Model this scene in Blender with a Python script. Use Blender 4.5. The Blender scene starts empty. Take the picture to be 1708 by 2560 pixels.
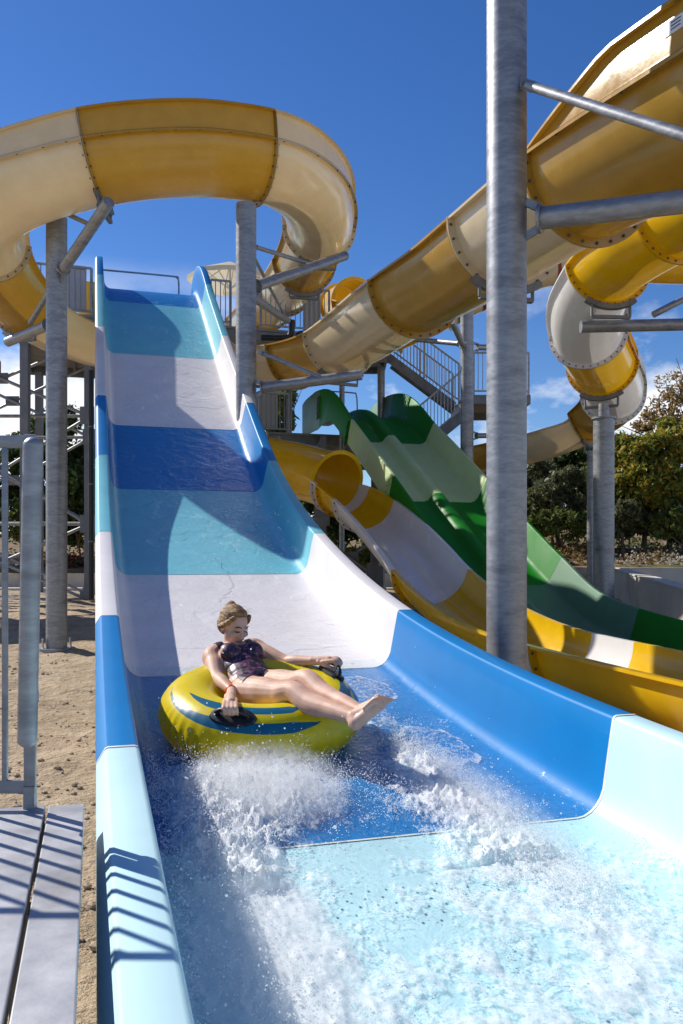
import bpy, bmesh, math, random
import numpy as np
from mathutils import Vector, Matrix, noise as mnoise

random.seed(7)
RNG = np.random.default_rng(7)
sc = bpy.context.scene
col = sc.collection
rad = math.radians

# ------------------------------------------------------------------ camera
EYE = 1.5
cam = bpy.data.cameras.new('camera')
cam.sensor_fit = 'HORIZONTAL'; cam.sensor_width = 24.0
cam.lens = 24.0 * 2090 / 1708
cam.shift_y = 112 / 1708
cam.clip_start = 0.05; cam.clip_end = 2000
camo = bpy.data.objects.new('camera', cam); col.objects.link(camo)
camo.location = (0, 0, EYE); camo.rotation_euler = (rad(90), 0, 0)
sc.camera = camo

# ------------------------------------------------------------------ sun and sky
SUN_EL, SUN_TH = rad(39.5), rad(33)          # elevation; degrees in front of the left-hand side
to_sun = Vector((-math.cos(SUN_TH) * math.cos(SUN_EL), math.sin(SUN_TH) * math.cos(SUN_EL), math.sin(SUN_EL)))
sun = bpy.data.lights.new('sun', 'SUN'); sun.energy = 5.0; sun.angle = rad(0.53); sun.color = (1.0, 0.95, 0.87)
suno = bpy.data.objects.new('sun', sun); col.objects.link(suno)
suno.rotation_euler = to_sun.to_track_quat('Z', 'Y').to_euler(); suno.location = (-6, 4, 14)

w = bpy.data.worlds.new('World'); sc.world = w; w.use_nodes = True
nt = w.node_tree; nt.nodes.clear()
def wn(t, **k):
    n = nt.nodes.new(t)
    for a, b in k.items(): setattr(n, a, b)
    return n
sky = wn('ShaderNodeTexSky', sky_type='NISHITA'); sky.sun_disc = False
sky.sun_elevation = SUN_EL; sky.sun_rotation = math.atan2(to_sun.x, to_sun.y)
sky.altitude = 300; sky.air_density = 1.0; sky.dust_density = 0.1; sky.ozone_density = 4.0
tc = wn('ShaderNodeTexCoord'); sep = wn('ShaderNodeSeparateXYZ'); nt.links.new(tc.outputs['Generated'], sep.inputs[0])
# low cumulus band near the horizon all the way round
mp = wn('ShaderNodeMapping'); mp.inputs['Scale'].default_value = (1, 1, 1.9); mp.inputs['Location'].default_value = (4, 6.5, 3); nt.links.new(tc.outputs['Generated'], mp.inputs[0])
n1 = wn('ShaderNodeTexNoise'); n1.inputs['Scale'].default_value = 4.2; n1.inputs['Detail'].default_value = 9; n1.inputs['Roughness'].default_value = .58
nt.links.new(mp.outputs[0], n1.inputs['Vector'])
r1 = wn('ShaderNodeValToRGB'); r1.color_ramp.elements[0].position = .475; r1.color_ramp.elements[1].position = .61
nt.links.new(n1.outputs[0], r1.inputs[0])
mr = wn('ShaderNodeMapRange'); mr.inputs[1].default_value = .33; mr.inputs[2].default_value = .20; mr.clamp = True
nt.links.new(sep.outputs[2], mr.inputs[0])
mu = wn('ShaderNodeMath', operation='MULTIPLY'); nt.links.new(r1.outputs[0], mu.inputs[0]); nt.links.new(mr.outputs[0], mu.inputs[1])
mix = wn('ShaderNodeMixRGB'); nt.links.new(mu.outputs[0], mix.inputs[0]); nt.links.new(sky.outputs[0], mix.inputs[1]); mix.inputs[2].default_value = (8.6, 8.8, 9.2, 1)
hsv = wn('ShaderNodeHueSaturation'); hsv.inputs['Saturation'].default_value = 1.25; hsv.inputs['Hue'].default_value = .512
nt.links.new(sky.outputs[0], hsv.inputs['Color']); nt.links.new(hsv.outputs[0], mix.inputs[1])
bg = wn('ShaderNodeBackground'); bg.inputs[1].default_value = 0.104; nt.links.new(mix.outputs[0], bg.inputs[0])
wo = wn('ShaderNodeOutputWorld'); nt.links.new(bg.outputs[0], wo.inputs[0])

sc.view_settings.view_transform = 'Standard'; sc.view_settings.look = 'None'
sc.view_settings.exposure = 0.22; sc.view_settings.gamma = 1.0; sc.view_settings.use_curve_mapping = False
sc.render.engine = 'CYCLES'
sc.cycles.max_bounces = 7; sc.cycles.volume_bounces = 2; sc.cycles.volume_step_rate = 1.0; sc.cycles.volume_max_steps = 64; sc.cycles.diffuse_bounces = 4; sc.cycles.glossy_bounces = 3
sc.cycles.transmission_bounces = 4; sc.cycles.transparent_max_bounces = 10
sc.cycles.use_denoising = True
sc.cycles.sample_clamp_indirect = 6
sc.cycles.caustics_reflective = False; sc.cycles.caustics_refractive = False

# ------------------------------------------------------------------ coordinates
FP, CX, HY = 1918.7, 784.0, 1278.0
def at(x, y, d):
    """measured direction and distance -> world point"""
    return Vector(((x - CX) / FP * d, d, EYE + (HY - y) / FP * d))
AN = rad(16.45); UX, UY = -math.sin(AN), math.cos(AN); RX, RY = math.cos(AN), math.sin(AN)
def sl(t, s, z):
    """the park's slides run parallel: t along them (uphill), s across, z above eye level"""
    return Vector((UX * t + RX * s, UY * t + RY * s, EYE + z))

# ------------------------------------------------------------------ mesh helpers
ORG = {}
class MB:
    def __init__(self): self.v = []; self.f = []; self.m = []
    def add(self, vs, fs, mi=0):
        o = len(self.v); self.v.extend([tuple(p) for p in vs]); self.f.extend([tuple(i + o for i in q) for q in fs]); self.m.extend([mi] * len(fs)); return self
    def box(self, c, size, X=Vector((1, 0, 0)), Y=Vector((0, 1, 0)), Z=Vector((0, 0, 1)), bev=0):
        c = Vector(c); hx, hy, hz = [k / 2 for k in size]
        if bev:
            bm = bmesh.new(); bmesh.ops.create_cube(bm, size=1)
            for q in bm.verts: q.co = Vector((q.co.x * size[0], q.co.y * size[1], q.co.z * size[2]))
            bmesh.ops.bevel(bm, geom=list(bm.edges), offset=bev, segments=2, affect='EDGES', profile=.5)
            vs = [c + X * q.co.x + Y * q.co.y + Z * q.co.z for q in bm.verts]
            bm.verts.index_update(); fs = [[q.index for q in f.verts] for f in bm.faces]; bm.free()
            return self.add(vs, fs)
        vs = [c + X * (sx * hx) + Y * (sy * hy) + Z * (sz * hz) for sz in (-1, 1) for sy in (-1, 1) for sx in (-1, 1)]
        return self.add(vs, [(0, 2, 3, 1), (4, 5, 7, 6), (0, 1, 5, 4), (2, 6, 7, 3), (0, 4, 6, 2), (1, 3, 7, 5)])
    def beam(self, a, b, w, h, up=Vector((0, 0, 1))):
        a, b = Vector(a), Vector(b); d = (b - a); L = d.length; X = d.normalized()
        if abs(X.dot(up)) > .98: up = Vector((1, 0, 0))
        Y = up.cross(X).normalized(); Z = X.cross(Y)
        return self.box((a + b) / 2, (L, w, h), X, Y, Z)
    def tube(self, pts, r, n=14, caps=True):
        pts = [Vector(p) for p in pts]; k = len(pts)
        rs = r if isinstance(r, (list, tuple)) else [r] * k
        ref = None; vs = []
        for i, p in enumerate(pts):
            T = (pts[min(i + 1, k - 1)] - pts[max(i - 1, 0)]).normalized()
            if ref is None: ref = T.orthogonal().normalized()
            N = (ref - T * ref.dot(T)).normalized(); B = T.cross(N); ref = N
            for j in range(n):
                a = 2 * math.pi * j / n; vs.append(p + (N * math.cos(a) + B * math.sin(a)) * rs[i])
        fs = [(i * n + j, i * n + (j + 1) % n, (i + 1) * n + (j + 1) % n, (i + 1) * n + j) for i in range(k - 1) for j in range(n)]
        if caps: fs += [tuple(reversed(range(n))), tuple((k - 1) * n + j for j in range(n))]
        return self.add(vs, fs)
    def grid(self, rows, mi=0):
        n = len(rows[0]); vs = [p for r in rows for p in r]
        return self.add(vs, [(i * n + j, i * n + j + 1, (i + 1) * n + j + 1, (i + 1) * n + j) for i in range(len(rows) - 1) for j in range(n - 1)], mi)
    def build(self, name, mat, parent=None, smooth=True, origin=None, auto=35):
        vs = np.array([tuple(p) for p in self.v], dtype=float)
        if parent is not None: o = ORG[parent]
        elif origin is not None: o = Vector(origin)
        else:
            lo, hi = vs.min(0), vs.max(0); o = Vector(((lo[0] + hi[0]) / 2, (lo[1] + hi[1]) / 2, lo[2]))
        vs = vs - np.array(o)
        me = bpy.data.meshes.new(name); me.from_pydata(vs.tolist(), [], self.f)
        for q in (mat if isinstance(mat, (list, tuple)) else [mat]): me.materials.append(q)
        if any(self.m): me.polygons.foreach_set('material_index', self.m)
        if smooth:
            me.polygons.foreach_set('use_smooth', [True] * len(me.polygons))
            me.set_sharp_from_angle(angle=rad(auto))
        me.update()
        ob = bpy.data.objects.new(name, me); col.objects.link(ob)
        if parent is not None: ob.parent = parent
        else: ob.location = o
        ORG[ob] = o
        return ob
def tag(o, label=None, cat=None, group=None, kind=None):
    if label: o['label'] = label
    if cat: o['category'] = cat
    if group: o['group'] = group
    if kind: o['kind'] = kind
    return o
def thing(name, loc, label, cat, group=None):
    e = bpy.data.objects.new(name, None); e.empty_display_size = .2; col.objects.link(e); e.location = loc; ORG[e] = Vector(loc)
    return tag(e, label, cat, group)
def inst(src, name, parent, pos, rot=None):
    o = bpy.data.objects.new(name, src.data); col.objects.link(o); o.parent = parent; o.location = Vector(pos) - ORG[parent]
    if rot is not None: o.rotation_euler = rot
    ORG[o] = Vector(pos); return o
def crom(P, per=10):
    """Catmull-Rom through P; returns points, with per steps for each span"""
    P = [Vector(p) for p in P]; Q = [P[0] * 2 - P[1]] + P + [P[-1] * 2 - P[-2]]; out = []
    for i in range(1, len(Q) - 2):
        for k in range(per):
            u = k / per; a, b, c, d = Q[i - 1:i + 3]
            out.append(.5 * ((2 * b) + (c - a) * u + (2 * a - 5 * b + 4 * c - d) * u * u + (3 * b - a - 3 * c + d) * u ** 3))
    out.append(P[-1]); return out
def interp(xs, ys, x): return float(np.interp(x, xs, ys))
def smooth_curve(xs, ys, q):
    """smooth (pchip-like) interpolation; xs ascending"""
    xs, ys = np.array(xs, float), np.array(ys, float); d = np.diff(ys) / np.diff(xs); m = np.zeros_like(ys)
    m[1:-1] = [0 if a * b <= 0 else 2 * a * b / (a + b) for a, b in zip(d[:-1], d[1:])]; m[0], m[-1] = d[0], d[-1]
    i = np.clip(np.searchsorted(xs, q) - 1, 0, len(xs) - 2); h = xs[i + 1] - xs[i]; u = (q - xs[i]) / h
    return (2*u**3-3*u*u+1)*ys[i] + (u**3-2*u*u+u)*h*m[i] + (-2*u**3+3*u*u)*ys[i+1] + (u**3-u*u)*h*m[i+1]

# ------------------------------------------------------------------ materials
MATS = {}
def nodes(m):
    t = m.node_tree; t.nodes.clear()
    def N(ty, **k):
        n = t.nodes.new(ty)
        for a, b in k.items():
            if a.startswith('i_'): n.inputs[a[2:].replace('_', ' ')].default_value = b
            else: setattr(n, a, b)
        return n
    return t, N, t.links.new
def new(name): m = bpy.data.materials.new(name); m.use_nodes = True; MATS[name] = m; return m
def c4(c): return (c[0], c[1], c[2], 1)
def surf(name, c1, c2=None, scale=6, rough=(.4, .6), metal=0, bump=.0, bscale=60, stretch=(1, 1, 1), coat=0, trans=0, tcol=None, detail=6, spec=.5, lo=.35, hi=.65, c3=None, c3s=2, bdist=.02):
    """mottled two-tone surface with varying gloss and fine relief"""
    m = new(name); t, N, L = nodes(m); c2 = c2 or [k * .86 for k in c1]
    tc = N('ShaderNodeTexCoord'); mp = N('ShaderNodeMapping'); mp.inputs['Scale'].default_value = stretch; L(tc.outputs['Object'], mp.inputs[0])
    n = N('ShaderNodeTexNoise', i_Scale=scale, i_Detail=detail, i_Roughness=.6); L(mp.outputs[0], n.inputs['Vector'])
    r = N('ShaderNodeValToRGB'); r.color_ramp.elements[0].position = lo; r.color_ramp.elements[1].position = hi
    r.color_ramp.elements[0].color = c4(c2); r.color_ramp.elements[1].color = c4(c1); L(n.outputs[0], r.inputs[0])
    colr = r.outputs[0]
    if c3:
        n3 = N('ShaderNodeTexNoise', i_Scale=c3s, i_Detail=5, i_Roughness=.65); L(mp.outputs[0], n3.inputs['Vector'])
        r3 = N('ShaderNodeValToRGB'); r3.color_ramp.elements[0].position = .5; r3.color_ramp.elements[1].position = .68; L(n3.outputs[0], r3.inputs[0])
        mx = N('ShaderNodeMixRGB'); L(r3.outputs[0], mx.inputs[0]); L(colr, mx.inputs[1]); mx.inputs[2].default_value = c4(c3); colr = mx.outputs[0]
    p = N('ShaderNodeBsdfPrincipled', i_Metallic=metal); L(colr, p.inputs['Base Color']); p.inputs['Specular IOR Level'].default_value = spec
    mr = N('ShaderNodeMapRange'); mr.inputs[3].default_value = rough[0]; mr.inputs[4].default_value = rough[1]
    mr.inputs[1].default_value = .3; mr.inputs[2].default_value = .7; L(n.outputs[0], mr.inputs[0]); L(mr.outputs[0], p.inputs['Roughness'])
    if coat: p.inputs['Coat Weight'].default_value = coat; p.inputs['Coat Roughness'].default_value = .08
    if bump:
        nb = N('ShaderNodeTexNoise', i_Scale=bscale, i_Detail=6, i_Roughness=.65); L(mp.outputs[0], nb.inputs['Vector'])
        b = N('ShaderNodeBump', i_Strength=bump, i_Distance=bdist); L(nb.outputs[0], b.inputs['Height']); L(b.outputs[0], p.inputs['Normal'])
    o = N('ShaderNodeOutputMaterial')
    if trans:
        tr = N('ShaderNodeBsdfTranslucent'); tr.inputs[0].default_value = c4(tcol or c1)
        ms = N('ShaderNodeMixShader'); ms.inputs[0].default_value = trans; L(p.outputs[0], ms.inputs[1]); L(tr.outputs[0], ms.inputs[2]); L(ms.outputs[0], o.inputs[0])
    else: L(p.outputs[0], o.inputs[0])
    return m
def wet(name, c, c2=None, ripple=.25):
    """glossy gelcoat; where the 'floor' attribute is 1 a thin film of running water with small roll waves"""
    m = new(name); t, N, L = nodes(m); c2 = c2 or [k * .9 for k in c]
    tc = N('ShaderNodeTexCoord'); n = N('ShaderNodeTexNoise', i_Scale=3, i_Detail=5); L(tc.outputs['Object'], n.inputs['Vector'])
    r = N('ShaderNodeValToRGB'); r.color_ramp.elements[0].position = .3; r.color_ramp.elements[1].position = .7
    r.color_ramp.elements[0].color = c4(c2); r.color_ramp.elements[1].color = c4(c); L(n.outputs[0], r.inputs[0])
    fl = N('ShaderNodeAttribute', attribute_name='floor')
    w1 = N('ShaderNodeTexNoise', i_Scale=1.15, i_Detail=3.5, i_Roughness=.5, i_Distortion=.5); L(tc.outputs['Object'], w1.inputs['Vector'])
    sb = N('ShaderNodeMath', operation='SUBTRACT'); L(w1.outputs[0], sb.inputs[0]); sb.inputs[1].default_value = .5
    ab = N('ShaderNodeMath', operation='ABSOLUTE'); L(sb.outputs[0], ab.inputs[0])
    ln = N('ShaderNodeMapRange'); ln.inputs[1].default_value = .010; ln.inputs[2].default_value = .002; L(ab.outputs[0], ln.inputs[0])
    w2 = N('ShaderNodeTexNoise', i_Scale=5, i_Detail=4); L(tc.outputs['Object'], w2.inputs['Vector'])
    wr = N('ShaderNodeMapRange'); wr.inputs[1].default_value = .48; wr.inputs[2].default_value = .62; L(w2.outputs[0], wr.inputs[0])
    k1 = N('ShaderNodeMath', operation='MULTIPLY'); L(ln.outputs[0], k1.inputs[0]); L(wr.outputs[0], k1.inputs[1])
    k2 = N('ShaderNodeMath', operation='MULTIPLY'); L(k1.outputs[0], k2.inputs[0]); L(fl.outputs['Fac'], k2.inputs[1])
    k3 = N('ShaderNodeMath', operation='MULTIPLY'); L(k2.outputs[0], k3.inputs[0]); k3.inputs[1].default_value = .16
    mx = N('ShaderNodeMixRGB'); L(k3.outputs[0], mx.inputs[0]); L(r.outputs[0], mx.inputs[1]); mx.inputs[2].default_value = (.85, .9, .92, 1)
    p = N('ShaderNodeBsdfPrincipled', i_Roughness=.42); L(mx.outputs[0], p.inputs['Base Color']); p.inputs['Specular IOR Level'].default_value = .22
    cw = N('ShaderNodeMapRange'); cw.inputs[3].default_value = .05; cw.inputs[4].default_value = .4; L(fl.outputs['Fac'], cw.inputs[0]); L(cw.outputs[0], p.inputs['Coat Weight'])
    p.inputs['Coat Roughness'].default_value = .1
    nb = N('ShaderNodeTexNoise', i_Scale=7, i_Detail=8, i_Roughness=.65, i_Distortion=.8); L(tc.outputs['Object'], nb.inputs['Vector'])
    st = N('ShaderNodeMapRange'); st.interpolation_type = 'SMOOTHSTEP'; st.inputs[1].default_value = -.004; st.inputs[2].default_value = .03; L(sb.outputs[0], st.inputs[0])
    hh = N('ShaderNodeMath', operation='MULTIPLY_ADD'); L(st.outputs[0], hh.inputs[0]); hh.inputs[1].default_value = .45; L(nb.outputs[0], hh.inputs[2])
    hf = N('ShaderNodeMath', operation='MULTIPLY'); L(hh.outputs[0], hf.inputs[0]); L(fl.outputs['Fac'], hf.inputs[1])
    b = N('ShaderNodeBump', i_Strength=.9, i_Distance=.025); L(hf.outputs[0], b.inputs['Height']); L(b.outputs[0], p.inputs['Coat Normal'])
    b2 = N('ShaderNodeBump', i_Strength=.4, i_Distance=.025); L(hf.outputs[0], b2.inputs['Height']); L(b2.outputs[0], p.inputs['Normal'])
    o = N('ShaderNodeOutputMaterial'); L(p.outputs[0], o.inputs[0]); return m

BLUE, CYAN, WHITE = (.0, .195, .51), (.18, .54, .64), (.78, .745, .745)
M_BLUE = wet('blue_gelcoat', BLUE); M_CYAN = wet('turquoise_gelcoat', CYAN); M_WHITE = wet('white_gelcoat', WHITE); M_PALE = wet('pale_cyan_gelcoat', (.58, .83, .86))
YEL, CRE = (.47, .272, .042), (.66, .55, .365)
M_YEL = surf('amber_fibreglass', YEL, (.40, .232, .036), 3, (.14, .30), spec=.4, coat=.15, trans=.06, tcol=(.9, .45, .02), bump=.05, bscale=14)
M_CRE = surf('cream_fibreglass', CRE, (.60, .49, .31), 3, (.12, .28), coat=.25, trans=.08, tcol=(.95, .68, .34), bump=.05, bscale=14)
M_YEL2 = surf('yellow_fibreglass', (.86, .52, .006), (.80, .46, .006), 3, (.15, .3), coat=.3, trans=.12, tcol=(.95, .55, .01))
M_WH2 = surf('white_fibreglass', (.84, .81, .78), (.80, .77, .74), 3, (.15, .3), coat=.3, trans=.1)
M_GR1 = surf('green_fibreglass', (.006, .21, .010), (.005, .18, .009), 3, (.4, .55), coat=.0, trans=.04, tcol=(.03, .5, .03), spec=.2)
M_GR2 = surf('light_green_fibreglass', (.55, .68, .33), (.50, .63, .30), 3, (.4, .55), coat=.0, spec=.2)
M_GR3 = surf('grey_green_fibreglass', (.12, .25, .15), (.105, .22, .13), 3, (.4, .55), coat=.0, spec=.2)
M_GALV = surf('galvanised_steel', (.38, .385, .40), (.27, .275, .29), 11, (.38, .52), metal=.55, bump=.12, bscale=40, stretch=(1, 1, 3.2), c3=(.215, .22, .235), c3s=3.4, detail=10)
M_GALD = surf('dull_steel', (.24, .245, .26), (.16, .165, .18), 6, (.45, .7), metal=.25, bump=.06, bscale=30, stretch=(1, 1, .6))
M_PLATE = surf('checkered_steel_plate', (.52, .52, .54), (.40, .405, .42), 5, (.35, .6), metal=.35, bump=.05, bscale=40, c3=(.34, .33, .32), c3s=3)
M_BOLT = surf('bolt_steel', (.16, .15, .14), (.08, .07, .07), 20, (.4, .6), metal=.6)
M_DECK = surf('deck_panel', (.30, .29, .28), (.22, .215, .21), 3, (.6, .8))
M_PANEL = surf('grey_infill_panel', (.55, .56, .60), (.48, .49, .53), 2, (.5, .7))
M_BLACK = surf('black_pipe', (.02, .02, .022), (.012, .012, .013), 5, (.3, .5))
M_SAND = surf('sandy_earth', (.54, .42, .285), (.39, .295, .19), 2.4, (.85, .97), bump=1.0, bscale=7, c3=(.29, .215, .14), c3s=.8, detail=12, spec=.15, bdist=.09)
M_STONE = surf('stone_clod', (.54, .43, .30), (.40, .31, .21), 8, (.85, .97), bump=.5, bscale=20, spec=.2)
M_HILL = surf('dry_hillside', (.30, .20, .12), (.17, .12, .065), 1.2, (.9, 1), bump=1, bscale=6, c3=(.10, .11, .04), c3s=.5, spec=.15)
M_CONC = surf('rendered_wall', (.66, .62, .54), (.56, .52, .45), 2, (.8, .95), bump=.15, bscale=25, c3=(.48, .44, .37), c3s=.9, spec=.25)
M_CLOTH = surf('parasol_canvas', (.74, .68, .52), (.68, .62, .46), 4, (.8, .9), trans=.35)

# ------------------------------------------------------------------ terrain
def ground_z(x, y):
    z = -1.5 + EYE + .5 * min(max((y - 13) / 7, 0), 1)
    if y > 27: z += .62 + min(y - 27, 16) * (.17 if x > 2 else .11) + .2 * math.sin(x * .13 + 1)
    elif x > 5.5 and y > 21.3: z += .72 + (y - 21.3) * .10
    return z
def build_ground():
    mb = MB(); xs = np.concatenate([np.linspace(-60, -12, 17), np.linspace(-11, -1, 90), np.linspace(-.8, 12, 34), np.linspace(13, 70, 20)])
    ys = np.concatenate([np.linspace(-10, 1, 8), np.linspace(1.4, 16, 110), np.linspace(16.3, 26.8, 28), [27.0], np.linspace(27.1, 60, 30), [80, 120]])
    rows = []
    for y in ys:
        rows.append([(x, y, ground_z(x, y) + (mnoise.fractal(Vector((x * 1.3, y * 1.3, 0)), .8, 2.1, 6) * .055 if abs(x) < 14 and 2 < y < 26 else mnoise.noise(Vector((x * .2, y * .2, 3))) * .25 * (y > 28))) for x in xs])
    mb.grid(rows)
    mi = []
    for f in mb.f:
        y = sum(mb.v[i][1] for i in f) / 4; x = sum(mb.v[i][0] for i in f) / 4; mi.append(1 if y > 27 or (x > 5.5 and y > 21.3) else 0)
    mb.m = mi
    g = mb.build('ground', [M_SAND, M_HILL], origin=(0, 0, 0)); tag(g, kind='structure')
    # loose clods and stones
    st = MB()
    bm = bmesh.new(); bmesh.ops.create_icosphere(bm, subdivisions=1, radius=1); bv = [v.co.copy() for v in bm.verts]; bf = [[v.index for v in f.verts] for f in bm.faces]; bm.free()
    for k in range(2600):
        y = 3.2 + random.random() ** 1.5 * 14; x = -y * .42 + random.random() * y * .30 - .3
        r = .004 + random.random() ** 5 * .024
        c = Vector((x, y, ground_z(x, y) + mnoise.fractal(Vector((x * 1.3, y * 1.3, 0)), .8, 2.1, 6) * .055 + r * .25))
        st.add([c + Vector((v.x * r * random.uniform(.7, 1.3), v.y * r * random.uniform(.7, 1.3), v.z * r * .7)) for v in bv], bf)
    tag(st.build('gravel', M_STONE, smooth=False, origin=(0, 0, 0)), 'loose clods and small stones on the bare sandy earth', 'gravel', kind='stuff')
build_ground()

# ------------------------------------------------------------------ the blue slide
BT = [-3, 0, 1.5, 3.17, 5.92, 8.47, 10.9, 12.6, 15.1, 17.4, 18.5, 19.2, 20.3]
BZ = [-1.26, -1.22, -1.19, -1.13, -.827, -.177, .86, 1.92, 3.56, 5.14, 5.73, 5.82, 5.82]
def _spline(x, y):
    x, y = np.array(x, float), np.array(y, float); n = len(x); h = np.diff(x); A = np.eye(n); r = np.zeros(n)
    for i in range(1, n - 1): A[i, i - 1:i + 2] = h[i - 1], 2 * (h[i - 1] + h[i]), h[i]; r[i] = 6 * ((y[i + 1] - y[i]) / h[i] - (y[i] - y[i - 1]) / h[i - 1])
    M = np.linalg.solve(A, r)
    def f(q):
        i = int(min(max(np.searchsorted(x, q) - 1, 0), n - 2)); a, b = x[i + 1] - q, q - x[i]
        return float((M[i] * a ** 3 + M[i + 1] * b ** 3) / (6 * h[i]) + (y[i] / h[i] - M[i] * h[i] / 6) * a + (y[i + 1] / h[i] - M[i + 1] * h[i] / 6) * b)
    return f
bz = _spline(BT, BZ)
def bslope(t): return (bz(t + .02) - bz(t - .02)) / .04
def bh(t): return interp([-3, 6, 15, 17.0, 18.2, 18.9, 19.4, 19.75, 19.95, 20.3], [.435, .44, .46, .47, .60, .66, .60, .42, .2, .12], t)
def bpt(t, s, n):
    k = bslope(t); c = 1 / math.sqrt(1 + k * k); return sl(t - n * k * c, s, bz(t) + n * c)
def bprofile(h):
    low = min(h * .36, .16)
    L = [(.004, h - .36), (.004, h - .06), (.009, h - .05), (.036, h - .005), (.046, h), (.140, h), (.151, h - .005), (.158, h - .018), (.17, h * .6 + low * .4), (.19, low)]
    for k in range(1, 7):
        a = math.pi / 2 * k / 6; L.append((.19 + .13 * (1 - math.cos(a)), low * (1 - math.sin(a))))
    mid = [(.32 + (2.316 - .64) * k / 12, 0) for k in range(1, 12)]
    return L + mid + [(2.316 - s, n) for s, n in reversed(L)]
slide = thing('water_slide', sl(10, 1.158, -1.4), 'wide blue, turquoise and white open water slide running down to the splashing rider', 'water slide')
bounds = [-3, 3.17, 5.92, 8.47, 10.9, 12.6, 15.1, 17.4, 20.3]
bm_ = [M_PALE, M_BLUE, M_WHITE, M_CYAN, M_BLUE, M_WHITE, M_CYAN, M_BLUE]
bl = ['pale cyan run-out section', 'bright blue section under the tube', 'white section behind the rider', 'turquoise section', 'dark blue section', 'white upper section', 'turquoise top section', 'blue lip section at the platform']
SEAM = surf('joint_sealant', (.80, .78, .70), (.7, .68, .6), 8, (.5, .7))
for k in range(8):
    a, b = bounds[k] + (.002 if k else 0), bounds[k + 1] - .002
    n = max(8, int((b - a) / .11)); mb = MB()
    mb.grid([[bpt(t, s, q) for s, q in bprofile(bh(t))] for t in np.linspace(a, b, n + 1)])
    o = mb.build('slide_section', bm_[k], slide, auto=50); tag(o, bl[k])
    pr = bprofile(.45); fa = [max(0., min(1., (sq - .20) / .14, (2.116 - sq) / .14)) for sq, _ in pr] * (n + 1)
    o.data.attributes.new('floor', 'FLOAT', 'POINT').data.foreach_set('value', fa)
    if 0 < k:
        sm = MB(); pr = bprofile(bh(bounds[k]))
        sm.grid([[bpt(bounds[k] + e, s, q + .0035) for s, q in pr[1:-1]] for e in (-.007, .007)]); sm.build('joint_seam', SEAM if k in (1,) else bm_[k], o)
    # stiffening end flange below each joint, seen from the ground
    fl = MB(); pr = bprofile(bh(a + .02))
    fl.grid([[bpt(a + .012, s, q - .004 - e) for s, q in pr[9:-9]] for e in (0, .09)]); fl.build('joint_flange', bm_[k], o)
# drain perforations in the run-out floor
hb = MB()
for i in range(40):
    for j in range(22):
        t = .7 + i * .052; s = .62 + j * .063 + (.03 if i % 2 else 0)
        if mnoise.noise(Vector((t * 1.6, s * 1.6, 5))) + .5 * mnoise.noise(Vector((t * 5, s * 5, 8))) < .0: continue
        r = .0045 + .0018 * abs(mnoise.noise(Vector((t * 9, s * 9, 1)))); c = bpt(t, s, .002); k = bslope(t)
        hb.add([bpt(t + r * math.sin(q), s + r * math.cos(q), .002) for q in np.linspace(0, 2 * math.pi, 8, endpoint=False)], [tuple(range(8))])
tag(hb.build('drain_holes', surf('dark_hole', (.12, .24, .27), (.06, .14, .16), 9, (.5, .7)), slide), kind='stuff')
# steel portal frames carrying the slide
for t in (9.6, 13.6, 16.9):
    fr = MB(); zb = bz(t) - .22
    fr.beam(sl(t, .1, zb), sl(t, 2.2, zb), .12, .14)
    for s in (.35, 1.96):
        p = sl(t, s, zb); fr.beam(Vector((p.x, p.y, ground_z(p.x, p.y) - .05)), p, .14, .14)
    fr.build('support_frame', M_GALD, slide, smooth=False)

# ------------------------------------------------------------------ water
_pg = np.random.default_rng(3); _PT = _pg.permutation(512); _GA = _pg.uniform(0, 2 * np.pi, 512)
def pn(x, y, seed=0):
    """numpy gradient noise, about -0.7..0.7"""
    x = np.asarray(x, float) + seed * 17.3; y = np.asarray(y, float) + seed * 9.7; xi = np.floor(x).astype(int); yi = np.floor(y).astype(int); xf = x - xi; yf = y - yi
    def g(i, j): a = _GA[_PT[(_PT[(xi + i) & 511] + yi + j) & 511]]; return np.cos(a) * (xf - i) + np.sin(a) * (yf - j)
    u = xf ** 3 * (xf * (6 * xf - 15) + 10); v = yf ** 3 * (yf * (6 * yf - 15) + 10)
    return (g(0, 0) * (1 - u) + g(1, 0) * u) * (1 - v) + (g(0, 1) * (1 - u) + g(1, 1) * u) * v
def fb(x, y, o=4, seed=0, gain=.55): return sum(pn(x * 2.03 ** k, y * 2.03 ** k, seed + k) * gain ** k for k in range(o))
def foam_amount(t, s):
    g = lambda a, b, ra, rb: np.exp(-((t - a) / ra) ** 2 - ((s - b) / rb) ** 2)
    sg = lambda x: 1 / (1 + np.exp(-x))
    f = 1.8 * g(3.76, .72, .40, .30) + .8 * g(3.3, .5, .5, .2) + 1.05 * g(2.4, .42, 1.5, .20)
    c = np.where(t > 2.2, 1.62 - .07 * (4.6 - t), 1.45)
    f = f + np.where(t < 4.0, 1.0, .7) * np.exp(-((s - c) / (.15 + .06 * np.maximum(0, 4.2 - t))) ** 2) * sg((4.7 - t) * 6) * sg((t - 2.45) * 4)
    f = f + .60 * sg((2.75 - t) * 7) * (1 - .45 * g(2.6, 1.2, .4, .32)) + .5 * g(3.5, 1.3, .14, .2)
    return f
def front_amount(t, s):
    d = np.full(np.shape(t), -9.)
    for a, b, ra, rb in ((5.42, 1.72, .30, .24), (4.28, 1.80, .34, .19), (4.95, 1.64, .35, .12)): d = np.maximum(d, 1 - np.hypot((t - a) / ra, (s - b) / rb))
    return d
wm = new('foaming_water'); t_, N, L = nodes(wm)
at_ = N('ShaderNodeAttribute', attribute_name='foam'); tcn = N('ShaderNodeTexCoord')
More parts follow.
